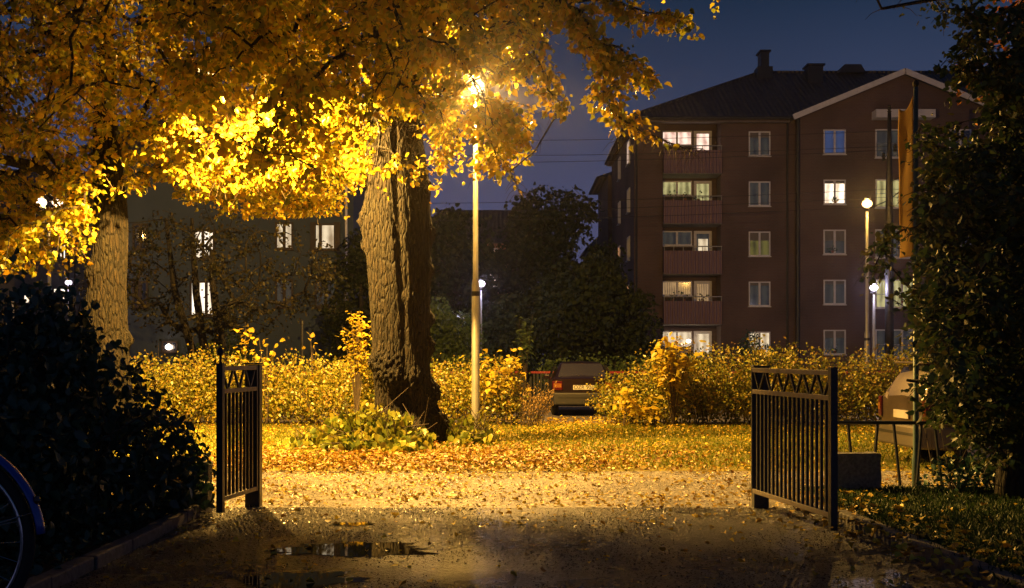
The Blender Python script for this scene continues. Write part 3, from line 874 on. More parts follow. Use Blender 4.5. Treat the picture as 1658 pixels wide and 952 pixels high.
# rear wing roof, lower
wz = EZ - .9
rf.add([(XL - 1.0, D + oh + .1, wz), (XL + 5.6, D + oh + .1, wz), (XL + 5.6, D + 9.5, wz), (XL - 1.0, D + 9.5, wz), (XL + 2.3, D + 2, wz + 1.3), (XL + 2.3, D + 7, wz + 1.3)],
       [(0, 1, 4), (1, 2, 5, 4), (2, 3, 5), (3, 0, 4, 5), (0, 3, 2, 1)])
roof = rf.build("roof", M['tiles'], BA)
# ridge tiles
rd = MB(); rd.tube([(hx, ry, RZ + .03), (XE, ry, RZ + .03)], .11, 6); rd.tube([(xl, e0, EZ + .04), (hx, ry, RZ + .03)], .10, 6)
rd.tube([(pk, -1.0, gz + .02), (pk, yb, gz + .02)], .1, 6)
rd.build("ridge_tiles", M['tiles'], roof)
# chimneys
def chimney(px0, px1, py0, py1, Y, step=False):
    m_ = MB(); x0, x1 = lx(px0, Y), lx(px1, Y); yl = Y - YA; z0, z1 = za(py1, Y), za(py0, Y)
    m_.box(x0 + .1, x1 - .1, yl - .5, yl + .5, z0 - .8, z1)
    m_.box(x0, x1, yl - .6, yl + .6, z1 - .003, z1 + .10)
    if step: m_.box(x0 - .12, x1 + .12, yl - .55, yl + .55, z0 - .8, z0 + (z1 - z0) * .45)
    m_.build("chimney", M['roof_metal'], roof)
chimney(1227, 1245, 87, 130, YA + 6.6, True); chimney(1303, 1332, 109, 132, YA + 5.8)
m_ = MB(); Y = YA + 7.4; m_.prism([(lx(1352, Y), za(122, Y)), (lx(1362, Y), za(109, Y)), (lx(1388, Y), za(109, Y)), (lx(1396, Y), za(122, Y))], 6.6, 8.2); m_.build("roof_hatch", M['roof_metal'], roof)
# gutter, bargeboard, fascia, downpipe
g = MB(); g.tube([(xl, e0 - .06, EZ - .05), (GX0 - .1, e0 - .06, EZ - .05)], .085, 8); g.tube([(xl - .05, e0, EZ - .05), (xl - .05, e1, EZ - .05)], .085, 6)
g.build("gutter", M['roof_metal'], BA)
g = MB(); g.box(XL - .3, GX0 - .36, -oh + .04, -.01, EZ - .28, EZ - .19); g.box(XL - .3, XL - .01, 0, D, EZ - .28, EZ - .19); g.build("soffit", M['soffit'], BA)
g = MB()
for sgn, xe in ((0, gl), (1, gr)):
    g.bar((xe, -.79, ge - .20), (pk, -.79, gz - .07), .07, .30, up=(0, -1, 0)) if False else g.bar((xe, -1.10, ge - .19), (pk, -1.10, gz - .07), .08, .30)
g.build("bargeboard", M['white_paint'], BA)
g = MB(); g.tube([(lx(1287), -.72, EZ - .1), (lx(1287), -.72, 0)], .10, 8); g.tube([(lx(1287) - .45, -.12, EZ - .1), (lx(1287) - .45, -.12, 0)], .06, 8); g.build("downpipe", M['roof_metal'], BA)
g = MB(); g.tube([(lx(1030), -.1, EZ - .1), (lx(1030), -.1, 0)], .06, 8); g.build("downpipe", M['roof_metal'], BA)
for q0, q1, q2 in ((XL - .05, b0 - .01, 0), (b1 + .01, GX0 - .02, 0), (GX0 + .02, GX1 + .04, -.6)):
    g = MB(); g.box(q0, q1, q2 - .06, q2, -.2, .75); g.build("plinth", M['base_render'], BA)
# facade windows
rows = [213, 294, 375, 456, 537]
panes_mid = ['win_dim', 'win_dim', 'win_dimgold', 'win_dim', 'win_cream']
panes_g1 = ['win_blue', 'win_white', 'win_dim', 'win_dim', 'win_dim']
panes_g2 = ['win_dim', 'win_yellow', 'win_dim', 'win_yellow', 'win_dim']
def pot_plant(parent, x, y, z, s=.22):
    m_ = MB(); m_.lathe((x, y, z), [(.06, 0), (.085, .13)], 8)
    n_ = 26; P = np.array([x, y, z + .2]) + rng.normal(size=(n_, 3)) * np.array([s * .55, .03, s * .5]); P[:, 1] = np.minimum(P[:, 1], y + .02)
    o = leaf_obj("potted_plant", P, np.full(n_, .12), rand_dir(n_), rand_dir(n_), M['dark_leaf'], parent)
    m_.build("pot", M['pot'], o)
for i, py in enumerate(rows):
    z1, z0 = za(py), za(py + 40)
    o = window(BA, lx(1212), lx(1247), z0, z1, 0, M[panes_mid[i]], blind=(.22, 0, .35, .12, 0)[i])
    if i == 4: pot_plant(o, lx(1222), -.09, z0 + .08)
    Yg = YA - .6
    z1, z0 = za(py - 3, Yg), za(py + 37, Yg)
    o = window(BA, lx(1333, Yg), lx(1369, Yg), z0, z1, -.6, M[panes_g1[i]], blind=(0, .12, .45, .15, .3)[i])
    if i in (1, 2, 4): pot_plant(o, lx(1343 + 9 * i % 14, Yg), -.69, z0 + .08)
    # projecting glazed bay beside
    o = window(BA, lx(1417, Yg), lx(1482, Yg), z0 - .2, z1 + .02, -.6, M[panes_g2[i]], mull=(.33, .66))
    m_ = MB(); m_.tube([(lx(1415, Yg), -1.0, z0 + .55), (lx(1484, Yg), -1.0, z0 + .55)], .02, 6)
    for q in (1415, 1450, 1484): m_.tube([(lx(q, Yg), -1.0, z0 + .55), (lx(q, Yg), -1.0, z0 - .1), (lx(q, Yg), -.62, z0 - .1)], .015, 5)
    m_.build("window_railing", M['pole'], o)
    if i in (1, 3): pot_plant(o, lx(1460, Yg), -.69, z0 + .08, .3)
m_ = MB(); m_.box(lx(1406), lx(1500), -1.4, -.6, za(194, 63.3), za(181, 63.3)); m_.build("canopy", M['white_paint'], BA)
# right-hand part behind the tree
for i, py in enumerate(rows):
    z1, z0 = za(py), za(py + 40)
    window(BA, lx(1530), lx(1565), z0, z1, -.6, M['win_dim' if i % 2 else 'glass'])
    window(BA, lx(1640), lx(1675), z0, z1, .3, M['glass'])
# side wall windows
for i, py in enumerate(rows):
    z1, z0 = za(py), za(py + 40)
    p1 = M['win_pink'] if i == 0 else (M['win_orange'] if i == 3 else M['win_dim'])
    window(BA, 2.2, 3.5, z0, z1, XL, p1, axis='Y'); window(BA, 8.0, 9.2, z0, z1, XL, M['win_orange'] if i == 2 else M['win_dim'], axis='Y')
# balconies, one per storey
pb = ['win_pink', 'win_yellow', 'win_dim', 'win_curtain', 'win_cream']
for i, py in enumerate(rows):
    z1, z0 = za(py - 1, YA + 1.3), za(py + 44, YA + 1.3)
    o = window(BA, b0 + .12, b0 + 1.85, z0 + .75, z1, 1.35, M[pb[i]], sill=True, name="balcony_window")
    o = window(BA, b0 + 1.95, b1 - .28, z0, z1, 1.35, M[pb[i]], mull=(), fr=.16, sill=False, name="balcony_door")
    if i == 2:
        m_ = MB(); m_.box(b0 + 2.2, b0 + 2.75, 1.318, 1.326, z0 + .3, z1 - .45); m_.build("lit_doorway", M['win_cream'], o)
    fl = za(py + 66)
    if i < 4 or True:
        m_ = MB(); m_.box(b0 + .005, b1 - .005, -.35, 1.345, fl - .14, fl)
        s_ = m_.build("balcony", M['concrete'], BA)
    if i < 4:
        ps = MB(); ps.box(b0 + .0, b1 + .0, -.42, -.38, fl - .10, za(py + 32)); ps.build("parapet", M['corrugated'], s_)
        ps = MB(); zr = za(py + 25)
        ps.tube([(b0, -.40, zr), (b1, -.40, zr)], .03, 6)
        for k in range(7): xx = b0 + .03 + (b1 - b0 - .06) * k / 6; ps.tube([(xx, -.40, zr), (xx, -.40, za(py + 33))], .018, 5)
        ps.build("handrail", M['pole'], s_)
    if i in (1, 3):
        for q in range(3): pot_plant(s_, b0 + .3 + q * .8 + rng.uniform(0, .3), -.2, za(py + 32), .3)
lo = MB(); lo.lathe((b0 + 1.5, .3, za(552)), [(.05, -.1), (.13, -.05), (.13, .05), (.05, .1)], 12); lo.build("porch_lamp", M['lampshade'], BA)
point("porch_bulb", (b0 + 1.5, .15, za(556)), 30, (1, .75, .5), .1, BA)

# B: grey plaster house on the left
YB = 49.0
BB = thing("grey_house", "grey plastered house with tall lit windows behind the left trees", "building", (xa(400, YB), YB, 0))
ob = xa(400, YB)
def bx_(px, Y=YB): return xa(px, Y) - ob
def bz(py): return za(py, YB)
w = MB(); w.box(bx_(150), bx_(572), 0, 11, -.2, 10.6); w.build("wall", M['grey_render'], BB)
rf = MB(); x0, x1 = bx_(150) - .4, bx_(572) + .4
rf.add([(x0, -.5, 10.4), (x1, -.5, 10.4), (x1, 11.5, 10.4), (x0, 11.5, 10.4), (x0 + 4, 5.5, 14.2), (x1 - 4, 5.5, 14.2)], [(0, 1, 5, 4), (1, 2, 5), (2, 3, 4, 5), (3, 0, 4), (0, 3, 2, 1)])
rf.build("roof", M['tiles'], BB)
dw = rough_mat("dark_window_frame", (.03, .02, .018), (.05, .035, .03), 5)
for (a, b_, c, d, p, mu) in [(310, 348, 372, 420, 'win_white', (.5,)), (308, 348, 455, 512, 'win_white', (.33, .66)), (446, 475, 360, 404, 'win_cream', (.5,)),
                             (508, 545, 362, 405, 'win_cream', (.3,)), (446, 475, 452, 498, 'win_dim', (.5,)), (510, 545, 452, 498, 'win_dim', (.5,)),
                             (262, 288, 552, 570, 'glass', (.5,)), (215, 240, 362, 405, 'glass', (.5,)), (215, 240, 455, 498, 'glass', (.5,)),
                             (446, 475, 275, 320, 'glass', (.5,)), (508, 545, 275, 320, 'glass', (.5,)), (310, 348, 275, 320, 'win_dim', (.5,)), (389, 412, 550, 570, 'glass', (.5,))]:
    o = window(BB, bx_(a), bx_(b_), bz(d), bz(c), 0, M[p], mull=mu, frame=dw, fr=.08)
    if (a, c) == (508, 362):
        for q0, q1 in ((503, 512), (541, 551)):
            s = MB(); s.box(bx_(q0), bx_(q1), -.12, -.02, bz(407), bz(360)); s.build("shutter", dw, o)
g = MB(); g.tube([(bx_(561), -.1, 10.4), (bx_(561), -.1, 0)], .055, 8); g.build("downpipe", M['white_paint'], BB)
g = MB(); g.tube([(x0, -.55, 10.4), (x1, -.55, 10.4)], .08, 6); g.build("gutter", M['roof_metal'], BB)
g = MB(); g.lathe((bx_(262) + .35, -.18, bz(562)), [(.05, -.12), (.15, -.05), (.15, .05), (.03, .14)], 10); g.build("porch_lamp", M['lampshade'], BB)

# C: house with dark roof and salmon wall in the middle
YC = 82.0
BC = thing("salmon_house", "low salmon house with dark roof and small lit windows between the middle trees", "building", (xa(770, YC), YC, 0))
oc = xa(770, YC)
w = MB(); w.box(xa(690, YC) - oc, xa(850, YC) - oc, 0, 9, -.2, za(392, YC)); w.build("wall", M['salmon'], BC)
x0, x1 = xa(680, YC) - oc, xa(870, YC) - oc; zc = za(392, YC)
rf = MB(); rf.add([(x0, -.6, zc - .1), (x1, -.6, zc - .1), (x1, 9.6, zc - .1), (x0, 9.6, zc - .1), (x0 + 1, 4.5, za(340, YC + 4.5)), (x1 - 1, 4.5, za(340, YC + 4.5))], [(0, 1, 5, 4), (1, 2, 5), (2, 3, 4, 5), (3, 0, 4), (0, 3, 2, 1)])
rf.build("roof", M['tiles'], BC)
window(BC, xa(788, YC) - oc, xa(807, YC) - oc, za(465, YC), za(444, YC), 0, M['win_white'], frame=M['white_paint'], fr=.06)
window(BC, xa(799, YC) - oc, xa(806, YC) - oc, za(422, YC), za(402, YC), 0, M['win_pink'], mull=(), fr=.06)
window(BC, xa(740, YC) - oc, xa(757, YC) - oc, za(465, YC), za(444, YC), 0, M['glass'])
g = MB(); g.tube([(xa(786, YC) - oc, -.15, zc - .2), (xa(781, YC) - oc, -.15, zc - 1.2), (xa(781, YC) - oc, -.15, 0)], .12, 6); g.build("downpipe", M['roof_metal'], BC)
point("window_glow", (xa(805, YC) - oc, -3.2, 5.5), 60, (1, .5, .22), .3, BC)
bpy.data.objects.remove(bpy.data.objects["window_glow"])

# D: pale house to the left of the brick block
YD = 92.0
BD = thing("pale_house", "pale house with dark hipped roof close beside the brick block", "building", (xa(985, YD), YD, 0))
od = xa(985, YD)
w = MB(); w.box(xa(955, YD) - od, xa(1060, YD) - od, 0, 9, -.2, za(402, YD)); w.build("wall", M['pale_render'], BD)
x0, x1, zd = xa(948, YD) - od, xa(1068, YD) - od, za(402, YD)
rf = MB(); rf.add([(x0, -.5, zd), (x1, -.5, zd), (x1, 9.5, zd), (x0, 9.5, zd), (x0 + 2.6, 4.5, zd + 2.6), (x1 - 2.6, 4.5, zd + 2.6)], [(0, 1, 5, 4), (1, 2, 5), (2, 3, 4, 5), (3, 0, 4), (0, 3, 2, 1)])
rf.build("roof", M['tiles'], BD)
window(BD, xa(966, YD) - od, xa(978, YD) - od, za(470, YD), za(440, YD), 0, M['glass']); window(BD, xa(966, YD) - od, xa(978, YD) - od, za(540, YD), za(510, YD), 0, M['glass'])

# E: far left dark house with bright ground-floor windows
YE = 62.0
BE = thing("corner_house", "dark house at the far left with bright shop-like windows", "building", (xa(0, YE), YE, 0))
oe = xa(0, YE)
w = MB(); w.box(xa(-260, YE) - oe, xa(150, YE) - oe, 0, 10, -.2, 9.5); w.build("wall", M['base_render'], BE)
rf = MB(); x0, x1 = xa(-270, YE) - oe, xa(160, YE) - oe
rf.add([(x0, -.5, 9.3), (x1, -.5, 9.3), (x1, 10.5, 9.3), (x0, 10.5, 9.3), (x0 + 3, 5, 12.5), (x1 - 3, 5, 12.5)], [(0, 1, 5, 4), (1, 2, 5), (2, 3, 4, 5), (3, 0, 4), (0, 3, 2, 1)]); rf.build("roof", M['tiles'], BE)
for (a, b_, c, d, p) in [(38, 62, 472, 492, 'win_white'), (86, 108, 466, 490, 'win_white'), (-20, 12, 385, 405, 'win_white'), (96, 108, 395, 420, 'win_white'), (40, 62, 390, 420, 'win_dim'), (8, 26, 482, 560, 'win_curtain')]:
    window(BE, xa(a, YE) - oe, xa(b_, YE) - oe, za(d, YE), za(c, YE), 0, M[p], frame=dw)

# ------------------------------------------------------------------ overhead line: mast and wires
mt = thing("catenary_mast", "tall dark steel mast in front of the gabled brick front", "mast", (at(1440, 575, 50).x, 50, 0))
mb = MB(); mb.lathe((0, 0, 0), [(.20, -.1), (.19, 4.0), (.16, 9.0), (.10, 10.8), (.08, 12.2)], 10); mb.build("post", M['dark_metal'], mt, smooth=True)
mb = MB(); mb.bar((0, 0, 9.2), (1.9, 0, 9.9), .06, .06); mb.bar((0, 0, 8.4), (1.9, 0, 9.9), .05, .05); mb.bar((-.9, 0, 8.0), (0, 0, 8.4), .05, .05); mb.build("bracket", M['dark_metal'], mt)
for q, z in ((0, 12.2), (.25, 10.5), (-.25, 10.1)):
    mb = MB(); mb.lathe((q, 0, z), [(.05, 0), (.10, .06), (.05, .12), (.10, .18), (.05, .24), (.08, .30), (.03, .36)], 8); mb.build("insulator", M['black'], mt)
for k, (py, tilt) in enumerate([(198, -4), (223, -5), (229, 3), (292, 5), (305, 6), (319, 7)]):
    Y = 51 + k * .5
    a = at(-400, py + tilt * 2, Y); b_ = at(1441, py + 14, Y); c = at(2100, py + 8, Y)
    pts = []
    for (u, v) in ((a, b_), (b_, c)):
        for s in range(12):
            q = s / 11; p = u.lerp(v, q); p.z -= 4 * q * (1 - q) * .7 * (v - u).length / 50; pts.append(p - mt.location)
    mb = MB(); mb.tube(pts, .011, 4, cap=False)
    o = mb.build("overhead_wire", M['wire']); o.location = mt.location
    tag(o, ["highest thin overhead wire crossing the sky", "second overhead wire from the top", "third overhead wire, close under the second", "fourth overhead wire, first of the lower three", "fifth overhead wire from the top", "lowest overhead wire crossing before the dark trees"][k], "wire", "overhead wires")
# bare post behind the left hedge
pp = thing("short_post", "thin dark post standing behind the left hedge", "post", (at(489, 575, 32).x, 32, 0))
mb = MB(); mb.lathe((0, 0, 0), [(.045, 0), (.04, 2.45), (.055, 2.46), (.05, 2.56), (.01, 2.6)], 8); mb.build("shaft", M['dark_metal'], pp)

# ------------------------------------------------------------------ the big lime tree
TM = thing("lime_tree", "big old lime with yellow crown and burled trunk near the middle", "tree", (-1.9, 20.4, 0))
TM_O = Vector((-1.9, 20.4, 0))
rings = []
for (py, pxl, pxr) in [(725, 592, 722), (700, 600, 716), (660, 604, 706), (600, 604, 706), (540, 600, 704), (470, 596, 702), (400, 588, 700), (340, 584, 698), (280, 584, 694), (200, 590, 684), (120, 604, 672), (40, 612, 668), (-60, 618, 662), (-260, 628, 655)]:
    s = 20.4 / F
    c = ((pxl + pxr) / 2 - CX) * s; z = EYE + (HY - py) * s
    rings.append((c + 1.9, 0, z, (pxr - pxl) / 2 * s * .94))
rings[0] = (rings[0][0], 0, -.1, rings[0][3])
ph = lambda a: R(a)
lumps = [(R(5), .95, .20, .16), (R(-8), 1.75, .15, .11), (R(10), 2.25, .13, .10), (R(-5), 3.1, .14, .08), (R(2), 3.75, .16, .09), (R(178), 4.0, .26, .12), (R(185), 3.55, .14, .07), (R(172), 2.7, .13, .05),
         (R(-120), 1.35, .30, .12), (R(-100), 1.15, .18, .10), (R(-60), 1.2, .20, .08), (R(-150), 1.5, .16, .07), (R(-70), 2.6, .10, .06), (R(0), .45, .22, .16), (R(-20), 4.6, .2, .08)]
trunk_mesh("trunk", rings, M['bark'], TM, seg=300, nz=360, furrow=.032, lumps=lumps, split=(R(-83), .04, .12), base_flare=.10)
top = [(Vector((r[0], r[1], r[2])), r[3] * .7) for r in rings if r[2] > 3.6]
P_main = [(240, -60), (900, -60), (880, 20), (835, 90), (815, 150), (810, 240), (815, 295), (790, 280), (765, 250), (740, 270), (700, 300), (640, 320), (600, 270), (560, 270), (540, 305), (500, 300), (470, 270), (400, 320), (320, 320), (285, 250), (240, 100)]
tips = sample_poly(P_main, 430, 19.2, 2.6, 14.5, 24.0)
tips += sample_poly([(330, 200), (570, 150), (575, 290), (480, 340), (330, 345)], 120, 21.4, 1.0, 20, 23.5)
tips += sample_poly(P_main, 130, 21.6, 1.0, 20, 24)
tips += sample_poly([(410, 170), (580, 150), (582, 290), (520, 345), (410, 340)], 70, 23.0, .7, 22, 24.3)
tips += sample_poly([(690, 170), (820, 160), (850, 320), (700, 320)], 30, 21.2, 1.4, 18.5, 23.6)
tips += sample_poly([(690, 150), (820, 150), (850, 250), (820, 310), (700, 320)], 60, 20.3, .9, 18.3, 21.8)
tips += sample_poly([(795, 165), (862, 165), (862, 330), (795, 310)], 30, 19.6, .9, 18, 21)
tips += sample_poly([(690, 60), (860, 60), (850, 200), (690, 180)], 30, 22.2, .6, 21, 23.4)
tips += sample_poly([(300, -60), (880, -60), (860, 130), (300, 160)], 95, 17.5, 2.4, 13.5, 22)
tips += sample_poly([(596, 150), (700, 130), (700, 330), (640, 350), (600, 290)], 13, 18.7, .4, 18, 19.3)
# hanging branches on the right
def along(poly, n, Y, sd=7):
    out = []
    L = [0]
    for a, b_ in zip(poly, poly[1:]): L.append(L[-1] + math.hypot(b_[0] - a[0], b_[1] - a[1]))
    for i in range(n):
        u = L[-1] * (i + .5) / n; k = max(j for j in range(len(L)) if L[j] <= u); k = min(k, len(poly) - 2)
        q = (u - L[k]) / (L[k + 1] - L[k]); x = poly[k][0] * (1 - q) + poly[k + 1][0] * q; y = poly[k][1] * (1 - q) + poly[k + 1][1] * q
        out.append(tuple(at(x + rng.normal() * sd * .5, y + rng.normal() * sd * .5, Y + rng.normal() * .25)))
    return out
hang = along([(880, -10), (950, 40), (985, 110), (1000, 170), (1020, 210)], 18, 17, 16) + along([(1010, 195), (1060, 222), (1100, 240), (1145, 243)], 10, 17, 5) \
    + along([(960, -5), (1040, 18), (1080, 25), (1128, 35)], 10, 17.3, 6) + along([(980, 70), (1020, 98), (1060, 130)], 8, 16.8, 6) \
    + along([(860, 60), (880, 120), (908, 180)], 9, 17.5, 8) + along([(820, 270), (850, 320)], 5, 18, 8) + along([(930, -10), (965, 60), (985, 150), (1012, 250)], 12, 17.2, 10)
tips_up = []
while len(tips_up) < 300:
    a = rng.normal(size=3); a /= np.linalg.norm(a); q = rng.uniform(.45, 1) ** .5
    p = (-1.9 + a[0] * 7 * q, 20.4 + a[1] * 6 * q, 8.1 + (20.4 + a[1] * 6 * q - 20.4) * .31 + abs(a[2]) * 5.5 * q)
    tips_up.append(p)
allt = [tuple(np.array(p) - np.array(TM_O)) for p in tips_clear(tips) + tips_up]
mb, tw, LP, LA, LS = grow(top, allt, spray=5, nleaf=13, leaf=.10, tip_r=.0075, twig_len=(.12, .5))
LPh = [tuple(np.array(p) - np.array(TM_O)) for p in hang]
mb2, tw2, LP2, LA2, LS2 = grow([(Vector((.8, -1.0, 7.4)), .05), (Vector((1.6, -2.4, 8.2)), .05), (Vector((1.9, -3.1, 8.0)), .04)], LPh, spray=5, nleaf=8, leaf=.11, twig_len=(.10, .28), tip_r=.006, arch=.03, bend=.08)
mb.add(mb2.v, mb2.f); tw.add(tw2.v, tw2.f)
mb.tube([(0.05, 0, 6.2), (.8, -1.0, 7.4), (1.6, -2.4, 8.2)], [.12, .07, .05], 8)
LP = np.vstack([LP, LP2]); LA = np.vstack([LA, LA2]); LS = np.concatenate([LS, LS2])
Wd = LP + np.array(TM_O)
px, py = project(Wd)
lampd = np.hypot(px - 777, py - 137)
keep = (lampd > 26 + 10 * np.sin(np.arctan2(py - 137, px - 777) * 5 + 1)) | (Wd[:, 1] > 25)
keep &= ~((px > 758) & (px < 786) & (py > 292) & (py < 600))
keep &= lamp_clear(Wd)
keep &= ~((px > 590) & (px < 694) & (py > 190) & (py < 352) & (Wd[:, 1] < 20.2) & (mnoise_arr(Wd, 1.6) > -.12))
keep &= ~((py > 352) & (px > 380))
keep &= ~((px > 862) & (py > 140) & (py < 420) & (px < 1160) & (Wd[:, 1] > 18.6))
keep &= ~((px > 1165) & (py < 600) & (py > -20))
LP, LA, LS = LP[keep], LA[keep], LS[keep]
br = mb.build("branches", M['bark_dark'], TM, smooth=True)
tw.build("twigs", M['twig'], br)
leaf_obj("crown", LP, LS, LA, rand_dir(len(LP)) + np.array([0, 0, .8]), M['lime_leaf'], TM, width=.86)

# ------------------------------------------------------------------ the left lime tree
YL = 22.0
TL_O = Vector((at(176, 575, YL).x, YL, 0))
TL = thing("lime_tree", "second lime with leaning trunk rising behind the dark bush", "tree", TL_O)
rings = []
for (py, pxl, pxr) in [(740, 125, 222), (600, 130, 215), (540, 135, 210), (500, 138, 208), (460, 146, 206), (400, 150, 206), (350, 150, 205), (300, 148, 200), (220, 150, 192), (120, 155, 186), (0, 160, 184), (-200, 165, 180)]:
    s = YL / F
    rings.append((((pxl + pxr) / 2 - CX) * s - TL_O.x, 0, EYE + (HY - py) * s, (pxr - pxl) / 2 * s))
rings[0] = (rings[0][0], 0, -.1, rings[0][3])
trunk_mesh("trunk", rings, M['bark'], TL, seg=200, nz=260, furrow=.03, lumps=[(R(0), 1.9, .15, .10), (R(-150), 3.2, .2, .08), (R(-60), 1.6, .2, .1)], base_flare=.1)
top = [(Vector((r[0], r[1], r[2])), r[3] * .7) for r in rings if r[2] > 3.4]
P_left = [(-120, -60), (470, -60), (480, 120), (430, 280), (340, 345), (270, 300), (225, 340), (200, 360), (150, 300), (150, 350), (120, 400), (60, 440), (0, 440), (-120, 430)]
tips = sample_poly(P_left, 340, 21.5, 2.6, 16.5, 26)
tips += sample_poly([(-60, 60), (230, 40), (230, 250), (140, 300), (120, 400), (-60, 430)], 130, 20.5, 2.2, 16, 25)
tips += sample_poly([(230, 180), (470, 150), (480, 300), (430, 345), (320, 350), (240, 260)], 80, 21.2, .8, 20, 23)
tips_up = []
while len(tips_up) < 210:
    a = rng.normal(size=3); a /= np.linalg.norm(a); q = rng.uniform(.45, 1) ** .5
    tips_up.append((TL_O.x + a[0] * 6 * q, 22 + a[1] * 5.5 * q, 8.6 + a[1] * 5.5 * q * .31 + abs(a[2]) * 5 * q))
allt = [tuple(np.array(p) - np.array(TL_O)) for p in tips_clear(tips) + tips_up]
mb, tw, LP, LA, LS = grow(top, allt, spray=5, nleaf=12, leaf=.10, tip_r=.0075, twig_len=(.12, .5))
mb.tube([tuple(at(160, 350, YL) - TL_O), tuple(at(110, 300, 21.3) - TL_O), tuple(at(60, 270, 20.8) - TL_O), tuple(at(-10, 255, 20.3) - TL_O), tuple(at(-120, 200, 20) - TL_O)], [.16, .13, .11, .09, .06], 8)
Wd = LP + np.array(TL_O); px, py = project(Wd)
keep = lamp_clear(Wd) & (np.hypot(px - 72, py - 325) > 13) & (np.hypot(px - 322, py - 381) > 8)
keep &= ~((py > 352) & (px > 225)) & (Wd[:, 2] > 2.8)
LP, LA, LS = LP[keep], LA[keep], LS[keep]
br = mb.build("branches", M['bark_dark'], TL, smooth=True); tw.build("twigs", M['twig'], br)
leaf_obj("crown", LP, LS, LA, rand_dir(len(LP)) + np.array([0, 0, .8]), M['lime_leaf'], TL, width=.86)

# ------------------------------------------------------------------ generic far trees
def far_tree(name, label, px, Y, H, rx, zc, rz, n, leafsize, mat=None, trunks=1, group=None, ry=None, lean=0):
    x = at(px, 575, Y).x
    t = thing(name, label, "tree", (x, Y, 0), 0, group)
    tips = []
    ry = ry or rx
    while len(tips) < n:
        a = rng.normal(size=3); a /= np.linalg.norm(a); q = rng.uniform(.25, 1) ** .45
        p = np.array([a[0] * rx * q, a[1] * ry * q, zc + a[2] * rz * q])
        if mnoise.noise(Vector(p * .45 + np.array([x, 0, 0]))) > -.28 and p[2] > .6: tips.append(tuple(p))
    tr = []
    hz = zc + rz * .3
    for i in range(7): q = i / 6; tr.append((Vector((lean * q + .15 * math.sin(q * 5), 0, hz * q)), .28 * (1 - .75 * q) * H / 8))
    mb, tw, LP, LA, LS = grow(tr, tips, spray=5, nleaf=8, leaf=leafsize, twig_len=(.4, 1.0), tip_r=.012, twigs=False, arch=.08, minfork=2)
    mb.tube([p for p, r in tr], [r for p, r in tr], 10)
    if trunks > 1:
        for k in range(1, trunks):
            sx = -.28 * k; mb.tube([(sx * .5, 0, -.1), (sx, 0, 1.2), (sx - .35 * k, .1, 3.5), (sx - .5 * k, .2, hz + 1)], [.15, .13, .11, .05], 8)
    mb.build("trunk", M['bark_dark'], t, smooth=True)
    leaf_obj("crown", LP, LS, LA, rand_dir(len(LP)), mat or M['far_leaf'], t)
    return t
far_tree("park_tree", "dark many-stemmed tree standing before the grey house", 350, 34, 7, 4.4, 4.1, 2.0, 150, .10, mat=leaf_mat("thin_leaf", [(.02, .028, .012), (.05, .045, .015), (.08, .06, .018)]), trunks=3, ry=2.5)
far_tree("dark_tree", "large dark tree rising against the sky left of the brick block", 900, 60, 10, 3.2, 6.3, 4.4, 420, .24)
far_tree("dark_tree", "dark tree right behind the big trunk and post", 725, 56, 9, 2.7, 5.4, 3.6, 300, .24)
far_tree("dark_tree", "broad low dark tree before the pale house", 960, 50, 5, 2.6, 3.5, 2.6, 300, .20)
far_tree("dark_tree", "low dark tree directly right of the lit post", 835, 52, 5, 2.2, 2.4, 2.0, 240, .20)
far_tree("dark_tree", "slim dark tree at the corner of the grey house", 590, 47, 7, 1.3, 3.6, 3.2, 200, .18)
far_tree("far_tree", "distant tree seen low over the salmon house roof", 770, 105, 12, 5, 11.5, 3.2, 150, .35)

